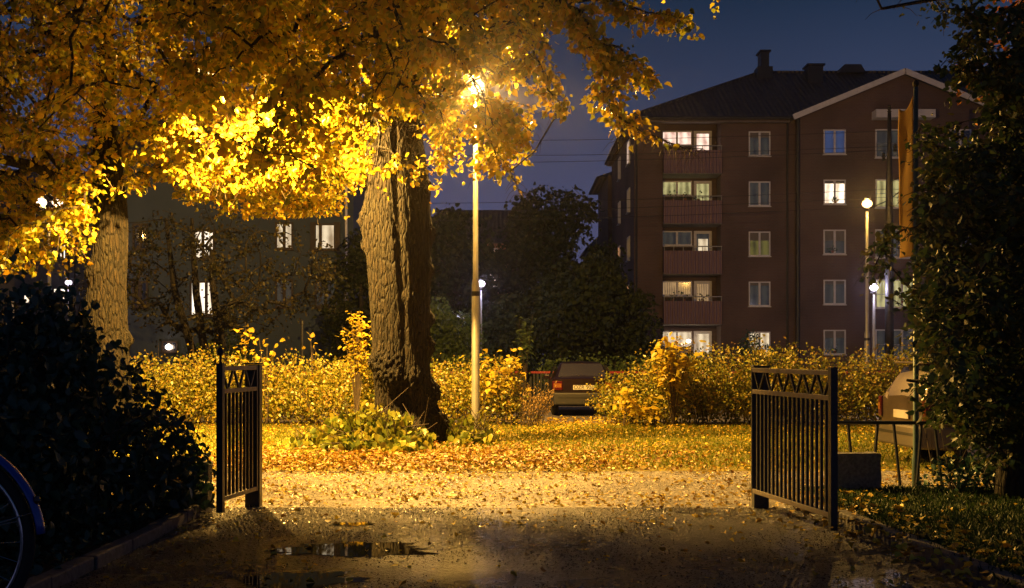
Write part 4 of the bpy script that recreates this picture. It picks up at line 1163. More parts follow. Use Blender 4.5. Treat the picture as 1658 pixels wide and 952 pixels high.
def shrub(name, label, lumps, n, leaf, mat, stems=12, width=.8, cat="shrub", group=None, shell=.35, down=.2, edge_noise=.25, extra=None):
    """lumps of leaves on branching stems; lumps = (x, y, z, rx, ry, rz) in world metres"""
    L = np.array(lumps); o = L[:, :3].mean(0); base = Vector((o[0], o[1], 0))
    t = thing(name, label, cat, base, 0, group)
    vol = (L[:, 3] * L[:, 4] * L[:, 5]) ** .667; pr = vol / vol.sum()
    idx = rng.choice(len(L), n, p=pr); d = rng.normal(size=(n, 3)); d /= np.linalg.norm(d, axis=1, keepdims=True)
    q = 1 - np.abs(rng.normal(size=(n, 1))) * shell; q = np.clip(q, 0, 1.08)
    nn = np.array([mnoise.noise(Vector(v) * 2.7 + Vector((float(k), 0, 0))) for v, k in zip(d, idx)])
    nn2 = np.array([mnoise.noise(Vector(v) * 8.0 + Vector((float(k), 5, 0))) for v, k in zip(d, idx)])
    q = q * (1 + edge_noise * nn[:, None] + edge_noise * .5 * nn2[:, None])
    P = L[idx, :3] + d * q * L[idx, 3:6]
    P = P[P[:, 2] > .04]; n = len(P)
    A = unit(rng.normal(size=(n, 3)) + np.array([0, 0, -down * 2]))
    N = unit(rng.normal(size=(n, 3)) + np.array([0, -.5, .8]))
    if extra is not None: P = np.vstack([P, extra[0]]); A = np.vstack([A, extra[1]]); N = np.vstack([N, rand_dir(len(extra[0]))])
    leaf_obj("foliage", P - np.array(base), leaf * rng.uniform(.6, 1.25, len(P)), A, N, mat, t, width=width)
    mb = MB()
    for i in range(stems):
        k = i % len(L); c = L[k]
        a = Vector((c[0] + rng.uniform(-.25, .25) * c[3], c[1] + rng.uniform(-.25, .25) * c[4], 0)) - base
        e = Vector((c[0] + rng.uniform(-.8, .8) * c[3], c[1] + rng.uniform(-.8, .8) * c[4], c[2] + rng.uniform(.2, .85) * c[5])) - base
        m = a.lerp(e, .5) + Vector((rng.normal() * .08, rng.normal() * .08, .1))
        mb.tube([a, m, e], [.016, .011, .004], 5, cap=False)
        for s in range(3):
            u = rng.uniform(.3, .9); p = a.lerp(e, u); f = p + Vector(rng.normal(size=3) * .3) + Vector((0, 0, .2)); mb.tube([p, f], [.008, .003], 4, cap=False)
    mb.build("stems", M['twig'], t)
    return t

def hedge_lumps(x0, x1, yc, ztop, step=.55, ry=.85):
    out = []; x = x0
    while x <= x1:
        zt = ztop(x) + rng.normal() * .07
        out.append((x, yc + rng.normal() * .15, zt * .56, .62, ry * rng.uniform(.85, 1.1), zt * .47))
        out.append((x + step * .5, yc + rng.normal() * .2 - .15, zt * .30, .55, ry * rng.uniform(.9, 1.1), zt * .33))
        x += step
    return out
zt_l = lambda x: 1.62 + .12 * math.sin(x * 1.7) + (.12 if -3.2 < x < -2 else 0) - max(0, (x + .2)) * .9
zt_r = lambda x: min(1.78, 1.15 + (x - 2.3) * .45) + .10 * math.sin(x * 2.3)
shrub("hedge", "long autumn hedge left of the opening, behind the big trunk", hedge_lumps(-14, -.0, 26.2, zt_l), 64000, .066, M['hedge_leaf'], stems=120, cat="hedge", edge_noise=.52, shell=.45)
shrub("hedge", "autumn hedge right of the opening, in front of the brick block", hedge_lumps(2.35, 14, 26.2, zt_r), 56000, .066, M['hedge_leaf'], stems=100, cat="hedge", edge_noise=.52, shell=.45)

# saplings with big yellow leaves poking from the hedges
def sapling(name, label, px, pyb, pyt, Y, spread, n, leaf, mat, kind='whorl', cat="sapling"):
    b = at(px, pyb, Y); tpt = at(px, pyt, Y); b.z = 0
    t = thing(name, label, cat, b)
    H = tpt.z; mb = MB(); P = []; A = []
    ns = max(3, int(n / 22))
    for s in range(ns):
        az = rng.uniform(0, 6.28); rr = spread * rng.uniform(.1, 1); h = H * rng.uniform(.72, 1.0)
        e = Vector((math.cos(az) * rr, math.sin(az) * rr * .6, h)); m = Vector((e.x * .35, e.y * .35, h * .55))
        mb.tube([(0, 0, 0), m, e], [.018, .011, .004], 5, cap=False)
        for k in range(int(n / ns)):
            u = rng.uniform(.45, 1.0); p = m.lerp(e, (u - .45) / .55) if u > .45 else m
            o_ = rng.normal(size=3) * leaf * (.9 if kind == 'whorl' else .5)
            P.append((p.x + o_[0], p.y + o_[1], p.z + o_[2])); A.append((rng.normal(), rng.normal() * .8, -.15 + rng.normal() * .25))
    P = np.array(P)
    leaf_obj("leaves", P, leaf * rng.uniform(.7, 1.2, len(P)), np.array(A), rand_dir(len(P)) * .5 + np.array([0, -.5, 1.0]), mat, t, width=1.05 if kind == 'whorl' else .6)
    mb.build("stems", M['twig'], t)
    return t
sapling("maple_sapling", "bright yellow maple sapling rising above the right hedge", 1090, 690, 548, 25.4, .55, 230, .15, M['maple_leaf'])
sapling("maple_sapling", "low yellow maple shoots at the left end of the right hedge", 1010, 690, 622, 25.1, .32, 90, .13, M['maple_leaf'])
sapling("maple_sapling", "yellow maple tuft at the foot of the right hedge", 1060, 690, 650, 25.1, .35, 60, .13, M['maple_leaf'])
sapling("maple_sapling", "yellow maple sapling just right of the lamp post", 785, 690, 560, 25.6, .22, 90, .14, M['maple_leaf'])
sapling("maple_sapling", "broad leaved yellow sapling at the end of the left hedge", 828, 690, 566, 25.7, .30, 110, .14, M['maple_leaf'])
sapling("rowan_sapling", "yellow feathery sapling hugging the left side of the big trunk", 578, 690, 500, 25.0, .38, 330, .11, M['maple_leaf'], 'feather')
sapling("sapling", "single tall round-leaved shoot above the left hedge", 398, 690, 520, 25.6, .08, 50, .13, M['maple_leaf'])
sapling("sapling", "short leaning shoot near the round-leaved one", 432, 690, 545, 25.6, .2, 34, .12, M['maple_leaf'])
sapling("sapling", "thin shoot with a flat leaf tuft above the left hedge", 506, 690, 532, 25.9, .07, 22, .12, M['maple_leaf'])
sapling("sapling", "thin bare shoot above the right hedge near the windows", 1222, 690, 515, 25.9, .25, 30, .08, M['hedge_leaf'], 'feather')

# lime sprouts at the foot of the big tree
def sprouts(label, lumps, n, leaf, stems):
    return shrub("lime_sprouts", label, lumps, n, leaf, M['sprout_leaf'], stems=stems, width=.85, cat="shrub", shell=.5, down=.9, edge_noise=.2)
sp = []
for (px, py, Y, rx, rz) in [(520, 728, 19.6, .42, .28), (560, 705, 19.4, .45, .42), (600, 695, 19.2, .42, .50), (640, 700, 19.0, .40, .42), (676, 715, 19.0, .32, .28), (580, 728, 18.8, .42, .26), (625, 735, 18.7, .42, .24), (490, 735, 19.5, .25, .18), (560, 740, 18.6, .42, .2), (655, 735, 18.4, .35, .22), (600, 715, 18.9, .45, .36)]:
    p = at(px, py, Y); sp.append((p.x, p.y, max(p.z, .12), rx, .42, rz))
sprouts("large leafy green sprouts at the left foot of the big trunk", sp, 3300, .14, 40)
sp = []
for (px, py, Y, rx, rz) in [(740, 700, 20.6, .3, .34), (770, 695, 20.4, .28, .30), (790, 712, 20.2, .2, .2), (750, 718, 20.0, .3, .2)]:
    p = at(px, py, Y); sp.append((p.x, p.y, max(p.z, .12), rx, .35, rz))
sprouts("smaller sprouts between the big trunk and the lamp post", sp, 650, .13, 16)

# dry grass tuft in the opening
t = thing("dry_grass", "tuft of tall dry grass at the end of the left hedge", "grass tuft", at(862, 690, 25.2))
t.location.z = 0
P = []; A = []; mb = MB()
for i in range(46):
    dx = rng.uniform(-.25, .25); e = Vector((dx + rng.uniform(-.1, .45), rng.uniform(-.2, .2), rng.uniform(.5, 1.0))); b_ = Vector((dx, rng.uniform(-.15, .15), 0))
    mb.tube([b_, b_.lerp(e, .5) + Vector((-.03, 0, .05)), e], [.006, .005, .002], 4, cap=False)
    for k in range(14):
        p = b_.lerp(e, rng.uniform(.45, 1)); P.append(tuple(p + Vector(rng.normal(size=3) * .02))); A.append((.3, 0, 1))
mb.build("stalks", M['twig'], t); P = np.array(P)
leaf_obj("seed_heads", P, np.full(len(P), .05), np.array(A) + rng.normal(size=P.shape) * .4, rand_dir(len(P)), M['dry'], t, width=.4)

# pale shrubs lit by the white lamps
p = at(735, 525, 46.5)
shrub("garden_shrub", "pale green shrub lit white left of the post", [(at(712, 500, 46.8).x, 46.8, 3.3, .55, .6, .7), (at(715, 540, 46.6).x, 46.6, 2.4, .8, .8, .9), (at(745, 535, 46.6).x, 46.6, 2.5, 1.0, .9, .9), (at(735, 575, 46.6).x, 46.6, 1.2, 1.2, .9, 1.2)], 3600, .15, M['pale_leaf'], stems=10)
shrub("garden_shrub", "dark green shrub against the left of the brick block", [(at(1010, 560, 55).x, 55, 1.8, 1.4, 1, 1.3), (at(1050, 575, 55).x, 55, 1.2, 1.4, 1, 1.0), (at(970, 570, 56).x, 56, 1.4, 1.4, 1, 1.1)], 3800, .16, M['far_leaf'], stems=10)
shrub("garden_shrub", "dark conifer-like shrub beside the ground floor windows", [(at(1215, 565, 60).x, 60, 1.6, .7, .7, 1.3), (at(1245, 570, 60).x, 60, 1.2, .6, .6, 1.0), (at(1130, 580, 60).x, 60, 1.0, 1.5, .8, .9)], 2200, .14, M['dark_leaf'], stems=8)
shrub("garden_shrub", "round dark shrub at the foot of the grey house", [(at(375, 560, 44).x, 44, 1.6, 1.0, .8, 1.2), (at(335, 570, 44).x, 44, 1.2, 1.2, .8, .9)], 2000, .13, M['pale_leaf'], stems=8)
shrub("garden_shrub", "row of shrubs along the dark fence behind the car", [(x, 40.5 + .3 * math.sin(x * 3), .8, .8, .6, .9) for x in np.arange(-1.5, 7, .8)], 5200, .12, M['pale_leaf'], stems=12)
sapling("young_tree", "slender pale-leaved young tree behind the left hedge end", 850, 575, 505, 38, .42, 300, .14, M['pale_leaf'], 'feather', "tree")

# ------------------------------------------------------------------ fence behind the street
fe = thing("slatted_fence", "long dark slatted fence with red car light painted as a rail beyond the parked car", "fence", (-4, 39, 0))
mb = MB(); x = -8.0
while x < 18: mb.box(x, x + .07, -.02, .01, .05, 1.05); x += .12
mb.build("slats", M['fence'], fe)
mb = MB(); mb.box(-8, 18, -.05, -.022, .98, 1.05); mb.build("rail", M['rail_car_light'], fe)
for k in range(14):
    mb = MB(); mb.box(-8 + k * 2, -7.9 + k * 2, -.08, .06, -.05, 1.15); mb.build("fence_post", M['fence'], fe)

# ------------------------------------------------------------------ cars
def car(name, label, loc, rotz, Lc, Wc, stations, paint_m, bump_m, rear, wheel_r=.31, hatch=True):
    """rear faces -X in its own space before rotation; stations = (x, zlow, zbelt, zroof, half belt, half roof)"""
    t = thing(name, label, "car", loc, rotz)
    vs = []; m_ = 0
    secs = []
    for (x, zl, zb, zr, hb, hr) in stations:
        half = [(0, zl), (hb * .86, zl), (hb * .97, zl + .10), (hb, zl + .32), (hb, zb - .10), (hb * .965, zb)]
        if zr > zb + .02: half += [(hr + (hb * .965 - hr) * .35, zb + (zr - zb) * .55), (hr, zr - .06), (hr * .86, zr - .01), (0, zr + .015)]
        else: half += [(hb * .90, zb + .015), (hb * .6, zb + .03), (hb * .3, zb + .035), (0, zb + .04)]
        secs.append([(x, y, z) for y, z in half])
    n = len(secs[0]); vs = []; fs = []
    for sgn in (1, -1):
        o0 = len(vs)
        for s in secs: vs += [(x, y * sgn, z) for x, y, z in s]
        for i in range(len(secs) - 1):
            for j in range(n - 1):
                fs.append((o0 + i * n + j, o0 + i * n + j + 1, o0 + (i + 1) * n + j + 1, o0 + (i + 1) * n + j))
        fs.append(tuple(o0 + j for j in range(n))); fs.append(tuple(o0 + (len(secs) - 1) * n + j for j in range(n - 1, -1, -1)))
    mb = MB(); mb.add(vs, fs); body = mb.build("body", paint_m, t, smooth=True)
    wd = body.modifiers.new("weld", 'WELD'); wd.merge_threshold = .002
    bv = body.modifiers.new("bevel", 'BEVEL'); bv.width = .025; bv.segments = 2; bv.limit_method = 'ANGLE'; bv.angle_limit = R(25)
    ww = body.modifiers.new("wn", 'WEIGHTED_NORMAL')
    R_ = rear; hw = Wc / 2
    # rear window (slanted), side windows
    def quad(nm, pts, mat, th=.012, par=t):
        a = [Vector(p) for p in pts]; nrm = (a[1] - a[0]).cross(a[2] - a[0]).normalized() * th
        q = MB(); q.add([p for p in a] + [p - nrm for p in a], [(0, 1, 2, 3), (7, 6, 5, 4), (0, 4, 5, 1), (1, 5, 6, 2), (2, 6, 7, 3), (3, 7, 4, 0)])
        return q.build(nm, mat, par)
    quad("rear_window", R_['win'], M['car_glass'])
    for s in (1, -1):
        for k, (xa0, xa1, xb0, xb1, z0, z1, y0, y1) in enumerate(R_['side']):
            quad("side_window", [(xa0, y0 * s, z0), (xa1, y0 * s, z0), (xb1, y1 * s, z1), (xb0, y1 * s, z1)], M['car_glass'], .01 * s)
    x0 = stations[0][0]
    b = MB(); b.prism([(x0 - .10, -hw * .93), (x0 - .10, hw * .93), (x0 + .10, hw * 1.01), (x0 + .55, hw * 1.012), (x0 + .55, -hw * 1.012), (x0 + .10, -hw * 1.01)], R_['bz0'], R_['bz1'], 'XY')
    b.build("bumper", bump_m, t, bevel=.035)
    b = MB(); b.prism([(x0 - .105, -hw * .8), (x0 - .105, hw * .8), (x0 - .09, hw * .8), (x0 - .09, -hw * .8)], (R_['bz0'] * .4 + R_['bz1'] * .6) - .02, (R_['bz0'] * .4 + R_['bz1'] * .6) + .02, 'XY'); b.build("bumper_strip", M['black'], t)
    f = MB(); xf = stations[-1][0]
    f.prism([(xf + .08, -hw * .9), (xf + .08, hw * .9), (xf - .4, hw * 1.01), (xf - .4, -hw * 1.01)], R_['bz0'], R_['bz1'], 'XY'); f.build("front_bumper", bump_m, t, bevel=.03)
    for s in (1, -1):
        y0, y1, z0, z1, xx = R_['lamp']
        q = MB(); q.box(xx - .035, xx + .12, min(y0 * s, y1 * s), max(y0 * s, y1 * s), z0, z1); tl = q.build("tail_light", M['tail_red'], t, bevel=.02)
        q = MB(); zm = (z0 + z1) / 2; q.box(xx - .042, xx - .034, min(y0 * s, y1 * s) + .03, max(y0 * s, y1 * s) - .03, zm - .05, zm + .06); q.build("indicator", M['tail_amber'], tl)
        q = MB(); q.box(xf - .1, xf + .02, min(.45 * s, .75 * s), max(.45 * s, .75 * s), .58, .74); q.build("headlight", M['chrome'], t, bevel=.02)
        q = MB(); q.box(stations[3][0] + .9, stations[3][0] + 1.05, min(hw * s, (hw + .16) * s), max(hw * s, (hw + .16) * s), .95, 1.08); q.build("wing_mirror", paint_m, t, bevel=.03)
        for wx in R_['wheels']:
            q = MB(); q.torus((wx, (hw - .11) * s, wheel_r), wheel_r - .07, .085, n=28, m=8, flat=1.15); wh = q.build("wheel", M['tyre'], t, smooth=True)
            q = MB()
            for ring in range(1): 
                pts = [(wx + math.cos(a) * (wheel_r - .12), wheel_r + math.sin(a) * (wheel_r - .12)) for a in np.linspace(0, 2 * math.pi, 20, endpoint=False)]
                ya, yb_ = sorted(((hw - .06) * s, (hw - .02) * s)); q.prism(pts, ya, yb_, 'XZ')
            q.build("rim", M['rim'], wh)
    py0, py1, pz0, pz1, pxx = R_['plate']
    q = MB(); q.box(pxx - .02, pxx, py0, py1, pz0, pz1); pl = q.build("number_plate", M['plate'], t)
    if not R_['text'].strip(): return t, quad
    cu = bpy.data.curves.new("plate_text", 'FONT'); cu.body = R_['text']; cu.size = (pz1 - pz0) * 1.15; cu.extrude = .002; cu.align_x = 'CENTER'; cu.align_y = 'CENTER'; cu.materials.append(M['black'])
    tmp = bpy.data.objects.new("tmp", cu); SC.collection.objects.link(tmp); bpy.context.view_layer.update()
    tme = bpy.data.meshes.new_from_object(tmp.evaluated_get(bpy.context.evaluated_depsgraph_get())); bpy.data.objects.remove(tmp)
    to = bpy.data.objects.new("plate_text", tme); link(to, pl); to.location = (pxx - .0225, (py0 + py1) / 2, (pz0 + pz1) / 2); to.rotation_euler = (R(90), 0, R(-90))
    return t, quad
# dark red saloon seen from behind through the opening
st = [(0, .40, .95, .95, .80, .6), (.06, .30, .98, .98, .84, .6), (.30, .26, 1.00, 1.02, .85, .6), (.55, .24, .98, 1.06, .86, .63), (1.05, .22, .96, 1.40, .86, .58), (1.6, .22, .94, 1.44, .86, .58), (2.4, .22, .93, 1.41, .86, .57), (3.05, .22, .93, 1.0, .85, .6), (3.9, .22, .85, .85, .82, .5), (4.35, .30, .70, .70, .76, .5)]
rear = dict(win=[(.47, -.66, 1.03), (.47, .66, 1.03), (1.0, .53, 1.375), (1.0, -.53, 1.375)], side=[(.95, 1.75, 1.15, 1.75, .99, 1.33, .845, .69), (1.82, 2.85, 1.82, 2.35, .99, 1.33, .845, .69)],
            bz0=.30, bz1=.62, lamp=(.56, .83, .68, .93, .0), wheels=(.75, 3.45), plate=(-.28, .28, .70, .82, -.005), text="OZR 906")
cx_ = at(945, 575, 30.3).x
c1, qd = car("parked_car", "dark red saloon seen from behind through the hedge opening", (cx_, 30.3, -.015), R(90), 4.4, 1.7, st, M['car_dark'], M['bumper'], rear)
q = MB(); q.box(-.03, -.012, -.35, -.25, .60, .63) ; q.build("badge", M['chrome'], c1)
q = MB(); q.tube([(.9, -.20, 1.13), (.88, 0, 1.17), (.9, .2, 1.13)], .02, 6); q.build("headrest", M['black'], c1)
# beige estate partly behind the right tree, rear towards the lawn
st = [(0, .42, .95, 1.00, .78, .55), (.05, .32, .98, 1.10, .84, .66), (.16, .27, .98, 1.30, .86, .63), (.34, .25, .98, 1.47, .86, .61), (.8, .24, .97, 1.52, .87, .61), (1.6, .22, .95, 1.53, .87, .61), (2.4, .22, .94, 1.48, .87, .60), (3.1, .22, .94, 1.02, .86, .6), (3.9, .22, .86, .86, .83, .5), (4.3, .30, .70, .70, .78, .5)]
rear = dict(win=[(.055, -.62, 1.06), (.055, .62, 1.06), (.27, .54, 1.42), (.27, -.54, 1.42)], side=[(.35, 1.45, .50, 1.45, 1.0, 1.40, .855, .70), (1.52, 2.75, 1.52, 2.30, 1.0, 1.40, .855, .70)],
            bz0=.28, bz1=.60, lamp=(.72, .855, .66, .98, .01), wheels=(.75, 3.4), plate=(-.26, .26, .68, .80, -.005), text="")
rear['text'] = " "
c2, qd = car("parked_estate_car", "beige estate car half hidden behind the dark right tree", (5.72, 16.75, 0), R(4), 4.3, 1.72, st, M['car_beige'], M['bumper_beige'], rear)
q = MB(); q.box(.12, .42, -.56, .56, 1.475, 1.505); q.build("roof_spoiler", M['car_beige'], c2, bevel=.01)

# ------------------------------------------------------------------ gates
def gate(label, hinge, free, z0, z1, nb, nv, knob=None):
    h = Vector((*hinge, 0)); f = Vector((*free, 0)); d = (f - h); L = d.length
    t = thing("metal_gate", label, "gate", h, math.atan2(d.y, d.x))
    mid = z1 - .24
    for nm, z in (("top_rail", z1 - .02), ("middle_rail", mid), ("bottom_rail", z0 + .025)):
        mb = MB(); mb.box(.03, L - .035, -.022, .022, z - .022, z + .022); mb.build(nm, M['rail_lit'], t, bevel=.004)
    mb = MB(); mb.box(0, .03, -.024, .024, z0, z1 + .0); mb.build("hinge_stile", M['gate'], t, bevel=.004)
    mb = MB(); mb.box(L - .035, L + .03, -.032, .032, z0 - .10, z1 + .03); mb.build("end_stile", M['gate'], t, bevel=.004)
    for k in range(nb):
        x = .03 + (L - .065) * (k + 1) / (nb + 1)
        mb = MB(); mb.box(x - .013, x + .013, -.013, .013, z0 + .047, mid - .022); mb.build("bar", M['gate'], t)
    for k in range(nv):
        a = .03 + (L - .065) * k / nv; b_ = .03 + (L - .065) * (k + 1) / nv; m_ = (a + b_) / 2
        for (p, q) in (((a + .02), m_ - .012), ((b_ - .02), m_ + .012)):
            mb = MB(); mb.bar((p, 0, z1 - .045), (q, 0, mid + .024), .02, .022, up=(0, 1, 0)); mb.build("brace", M['gate'], t)
    if knob:
        mb = MB(); mb.lathe((L, 0, z1 + .03), [(.014, 0), (.014, .07), (.03, .085), (.035, .115), (.025, .14), (.006, .16)], 10); mb.build("finial", M['gate'], t, smooth=True)
    return t
gate("wide open gate leaf right of the drive, seen obliquely", (2.49, 11.80), (2.79, 9.93), .178, 1.466, 17, 6)
gate("narrow open gate leaf left of the drive with knob finial", (-2.69, 12.0), (-2.82, 11.05), .178, 1.49, 8, 3, knob=True)
def gate_post(label, x, y, h):
    t = thing("gate_post", label, "gate post", (x, y, 0))
    mb = MB(); mb.box(-.078, .078, -.07, .07, -.1, h); mb.build("shaft", M['gate'], t, bevel=.008)
    mb = MB(); mb.box(-.086, .086, -.078, .078, h + .002, h + .02); mb.build("cap", M['gate'], t, bevel=.005)
gate_post("thick dark post carrying the wide right gate leaf", 2.60, 11.97, 1.47)
gate_post("thick dark post carrying the narrow left gate leaf", -2.74, 12.12, 1.50)

# low pipe railing on the right
rl = thing("pipe_railing", "low black pipe railing with slanting bars right of the gate", "railing", (3.3, 13.05, 0))
def rx_(px): return (px - CX) / F * 13.05 - 3.3
mb = MB(); mb.tube([(rx_(1352), 0, .83), (rx_(1700), 0, .82)], .022, 8); mb.build("top_rail", M['gate'], rl)
mb = MB(); mb.tube([(rx_(1352), 0, .05), (rx_(1700), 0, .05)], .017, 8); mb.build("bottom_rail", M['gate'], rl)
for (a, b_) in [(1373, 1383), (1421, 1412), (1447, 1458), (1492, 1484), (1513, 1526), (1560, 1551), (1588, 1598), (1636, 1626), (1660, 1670)]:
    mb = MB(); mb.tube([(rx_(a), 0, .82), (rx_(b_), 0, .06)], .018, 6); mb.build("slanting_bar", M['gate'], rl)

def block(label, x0, x1, y0, y1, h):
    t = thing("granite_block", label, "stone block", ((x0 + x1) / 2, (y0 + y1) / 2, 0))
    a, c = (x1 - x0) / 2, (y1 - y0) / 2
    nx, ny, nz = 10, 8, 10; mb = MB(); mb.box(-a, a, -c, c, -.05, h)
    o = mb.build("stone", M['stone'], t)
    m = o.modifiers.new("sub", 'SUBSURF'); m.subdivision_type = 'SIMPLE'; m.levels = m.render_levels = 4
    tx = bpy.data.textures.new("rough_stone", 'CLOUDS'); tx.noise_scale = .12
    dm = o.modifiers.new("rough", 'DISPLACE'); dm.texture = tx; dm.strength = .035; dm.mid_level = .5
block("rough granite block between gate and railing", 3.62, 4.12, 12.75, 13.0, .50)
block("narrow upright stone at the left gate, below the bush", -3.42, -3.12, 11.72, 11.9, .50)

# banner pole
bp_ = thing("banner_pole", "tall greenish pole with an ochre cloth banner beside the right tree", "banner", (at(1483, 575, 13.3).x, 13.3, 0))
mb = MB(); mb.lathe((0, 0, 0), [(.045, 0), (.045, .4), (.034, .45), (.026, 4.72)], 12); mb.build("pole", M['pole_green'], bp_, smooth=True)
mb = MB(); mb.lathe((0, 0, 4.72), [(.02, 0), (.035, .02), (.04, .05), (.02, .08)], 10); mb.build("pole_cap", M['dark_metal'], bp_)
nx, nz = 14, 60; V = np.zeros((nz, nx, 3)); wd = .26; ang = R(200 - 62 + 180)
for j in range(nz):
    for i in range(nx):
        u = i / (nx - 1); v = j / (nz - 1)
        topz = 4.62 - .10 * u - .07 * math.sin(u * math.pi) * 1.2
        z = 2.75 + (topz - 2.75) * v
        r = u * wd; wv = .012 * math.sin(u * 5 + v * 3) * u + .006 * math.sin(v * 14 + u * 3) * u
        V[j, i] = (-.03 - r * math.cos(R(72)) - wv * math.sin(R(72)), r * math.sin(R(72)) - wv * .5, z)
i_ = np.arange(nx * nz).reshape(nz, nx); Q = np.stack([i_[:-1, :-1], i_[:-1, 1:], i_[1:, 1:], i_[1:, :-1]], -1).reshape(-1, 4)
o = np_mesh("banner_cloth", V.reshape(-1, 3), Q, M['banner'], bp_, smooth=True); sm = o.modifiers.new("thick", 'SOLIDIFY'); sm.thickness = .004

# ------------------------------------------------------------------ bicycle at the lower left
BI = thing("bicycle", "bicycle with blue mudguard standing at the lower left corner", "bicycle", (-2.16, 4.35, .537))
def wheel(cx):
    w_ = MB(); w_.torus((cx, 0, .355), .335, .021, n=64, m=8); o = w_.build("wheel", M['tyre'], BI, smooth=True)
    r_ = MB(); r_.torus((cx, 0, .355), .308, .011, n=64, m=6, flat=1.2); r_.build("rim", M['chrome'], o, smooth=True)
    for k in range(24):
        a = 2 * math.pi * k / 24; off = .9 * (1 if k % 2 else -1) / 3
        s_ = MB(); s_.tube([(cx + .02 * math.cos(a + 1.4 * off * 3), .025 * (1 if k % 4 < 2 else -1), .355 + .02 * math.sin(a + 1.4 * off * 3)), (cx + .305 * math.cos(a), 0, .355 + .305 * math.sin(a))], .0014, 4); s_.build("spoke", M['chrome'], o)
    h_ = MB(); h_.tube([(cx, -.05, .355), (cx, .05, .355)], .02, 10); h_.build("hub", M['chrome'], o)
wheel(0); wheel(-1.05)
def guard(cx, a0, a1):
    g_ = MB(); n = 40; vs = []; m = 9
    for i in range(n + 1):
        t_ = a0 + (a1 - a0) * i / n
        for j in range(m):
            q = R(-75) + R(150) * j / (m - 1); rr = .372 + .022 * math.cos(q); vs.append((cx + rr * math.cos(t_), .030 * math.sin(q), .355 + rr * math.sin(t_)))
    g_.add(vs, [(i * m + j, (i + 1) * m + j, (i + 1) * m + j + 1, i * m + j + 1) for i in range(n) for j in range(m - 1)])
    o = g_.build("mudguard", M['blue_paint'], BI, smooth=True); s_ = o.modifiers.new("s", 'SOLIDIFY'); s_.thickness = .0015
    s_ = MB()
    for y in (-.03, .03): s_.tube([(cx, y * 1.6, .355), (cx + .375 * math.cos(R(18)), y, .355 + .375 * math.sin(R(18)))], .0025, 5)
    s_.build("stay", M['chrome'], o)
    return o
g1 = guard(0, R(5), R(205)); guard(-1.05, R(-10), R(130))
m_ = MB(); m_.lathe((.36, 0, .50), [(.012, 0), (.018, .012), (.012, .03)], 8); m_.build("reflector", M['tail_red'], g1)
fr = MB(); A0, B0, C0, D0 = Vector((-.45, 0, .30)), Vector((-.55, 0, .80)), Vector((-.98, 0, .86)), Vector((0, 0, .355))
H0 = Vector((-.93, 0, 1.0))
for a, b_, r in ((A0, B0, .016), (B0, C0, .014), (A0, C0, .018), (A0 + Vector((0, .04, 0)), D0 + Vector((0, .06, 0)), .009), (A0 - Vector((0, .04, 0)), D0 - Vector((0, .06, 0)), .009), (B0, D0 + Vector((0, .06, 0)), .008), (B0, D0 - Vector((0, .06, 0)), .008), (C0 + Vector((-.01, 0, .04)), Vector((-1.03, .05, .36)), .011), (C0 + Vector((-.01, 0, .04)), Vector((-1.03, -.05, .36)), .011), (B0, B0 + Vector((-.02, 0, .12)), .013)):
    fr.tube([a, b_], r, 8)
fr.build("frame", M['blue_paint'], BI, smooth=True)
m_ = MB(); m_.prism([(-.44, .06), (-.44, -.06), (-.60, -.05), (-.72, -.018), (-.72, .018), (-.60, .05)], .93, .975, 'XY'); m_.build("saddle", M['black'], BI, bevel=.015)
m_ = MB(); m_.tube([(-.80, .26, 1.03), (-.88, .24, 1.06), (-.95, 0, 1.05), (-.88, -.24, 1.06), (-.80, -.26, 1.03)], .012, 8); m_.tube([C0, (-.95, 0, 1.05)], .012, 8); m_.build("handlebar", M['chrome'], BI)
m_ = MB(); m_.tube([(-.45, -.07, .30), (-.45, -.07, .14)], .009, 6); m_.tube([(-.45, .07, .30), (-.45, .07, .46)], .009, 6); m_.box(-.50, -.40, -.16, -.07, .125, .15); m_.box(-.50, -.40, .07, .16, .45, .475); m_.build("pedal", M['black'], BI)
for ob_ in BI.children: pass
BI.rotation_euler = (0, 0, R(-4))

# ------------------------------------------------------------------ dark bush on the left
L = [(-4.25, 9.9, 1.15, .80, 1.0, 1.0), (-4.9, 9.8, 1.3, 1.1, 1.2, 1.05), (-3.75, 10.4, .85, .62, .9, .80), (-3.4, 10.9, .55, .42, .7, .62), (-3.95, 9.0, .7, .65, .9, .75), (-3.25, 11.3, .35, .28, .4, .42), (-4.6, 8.6, .8, 1.0, .9, .9), (-6.0, 9.3, 1.0, 1.4, 1.4, 1.2), (-4.9, 8.4, .5, .9, .9, .65), (-4.2, 8.0, .35, .7, .7, .45), (-3.8, 9.9, .35, .6, .8, .42), (-7.5, 9.4, 1.0, 1.4, 1.4, 1.2),
     (-4.05, 7.0, .3, .8, .8, .45), (-4.0, 10.0, 1.75, .40, .4, .50)]
shrub("bush", "large dark leafy bush filling the left foreground", L, 26000, .10, M['dark_leaf'], stems=60, width=.72, cat="bush", shell=.4, edge_noise=.30, down=.3)
# a few tall shoots of that bush
sapling("bush_shoot", "dark shoot rising from the back of the left bush", 118, 700, 405, 10.4, .12, 30, .10, M['dark_leaf'], 'feather', "shoot")
# ground ivy on the bed edge
n = 2600; P = np.stack([rng.uniform(-5.5, -3.2, n), rng.uniform(6, 11.8, n), rng.uniform(.06, .2, n)], 1)
o = leaf_obj("ground_ivy", P, rng.uniform(.04, .09, n), rand_dir(n), rand_dir(n) + np.array([0, 0, 1.5]), M['dark_leaf']); tag(o, "low dark leaves covering the left bed", "ground cover", kind="stuff")

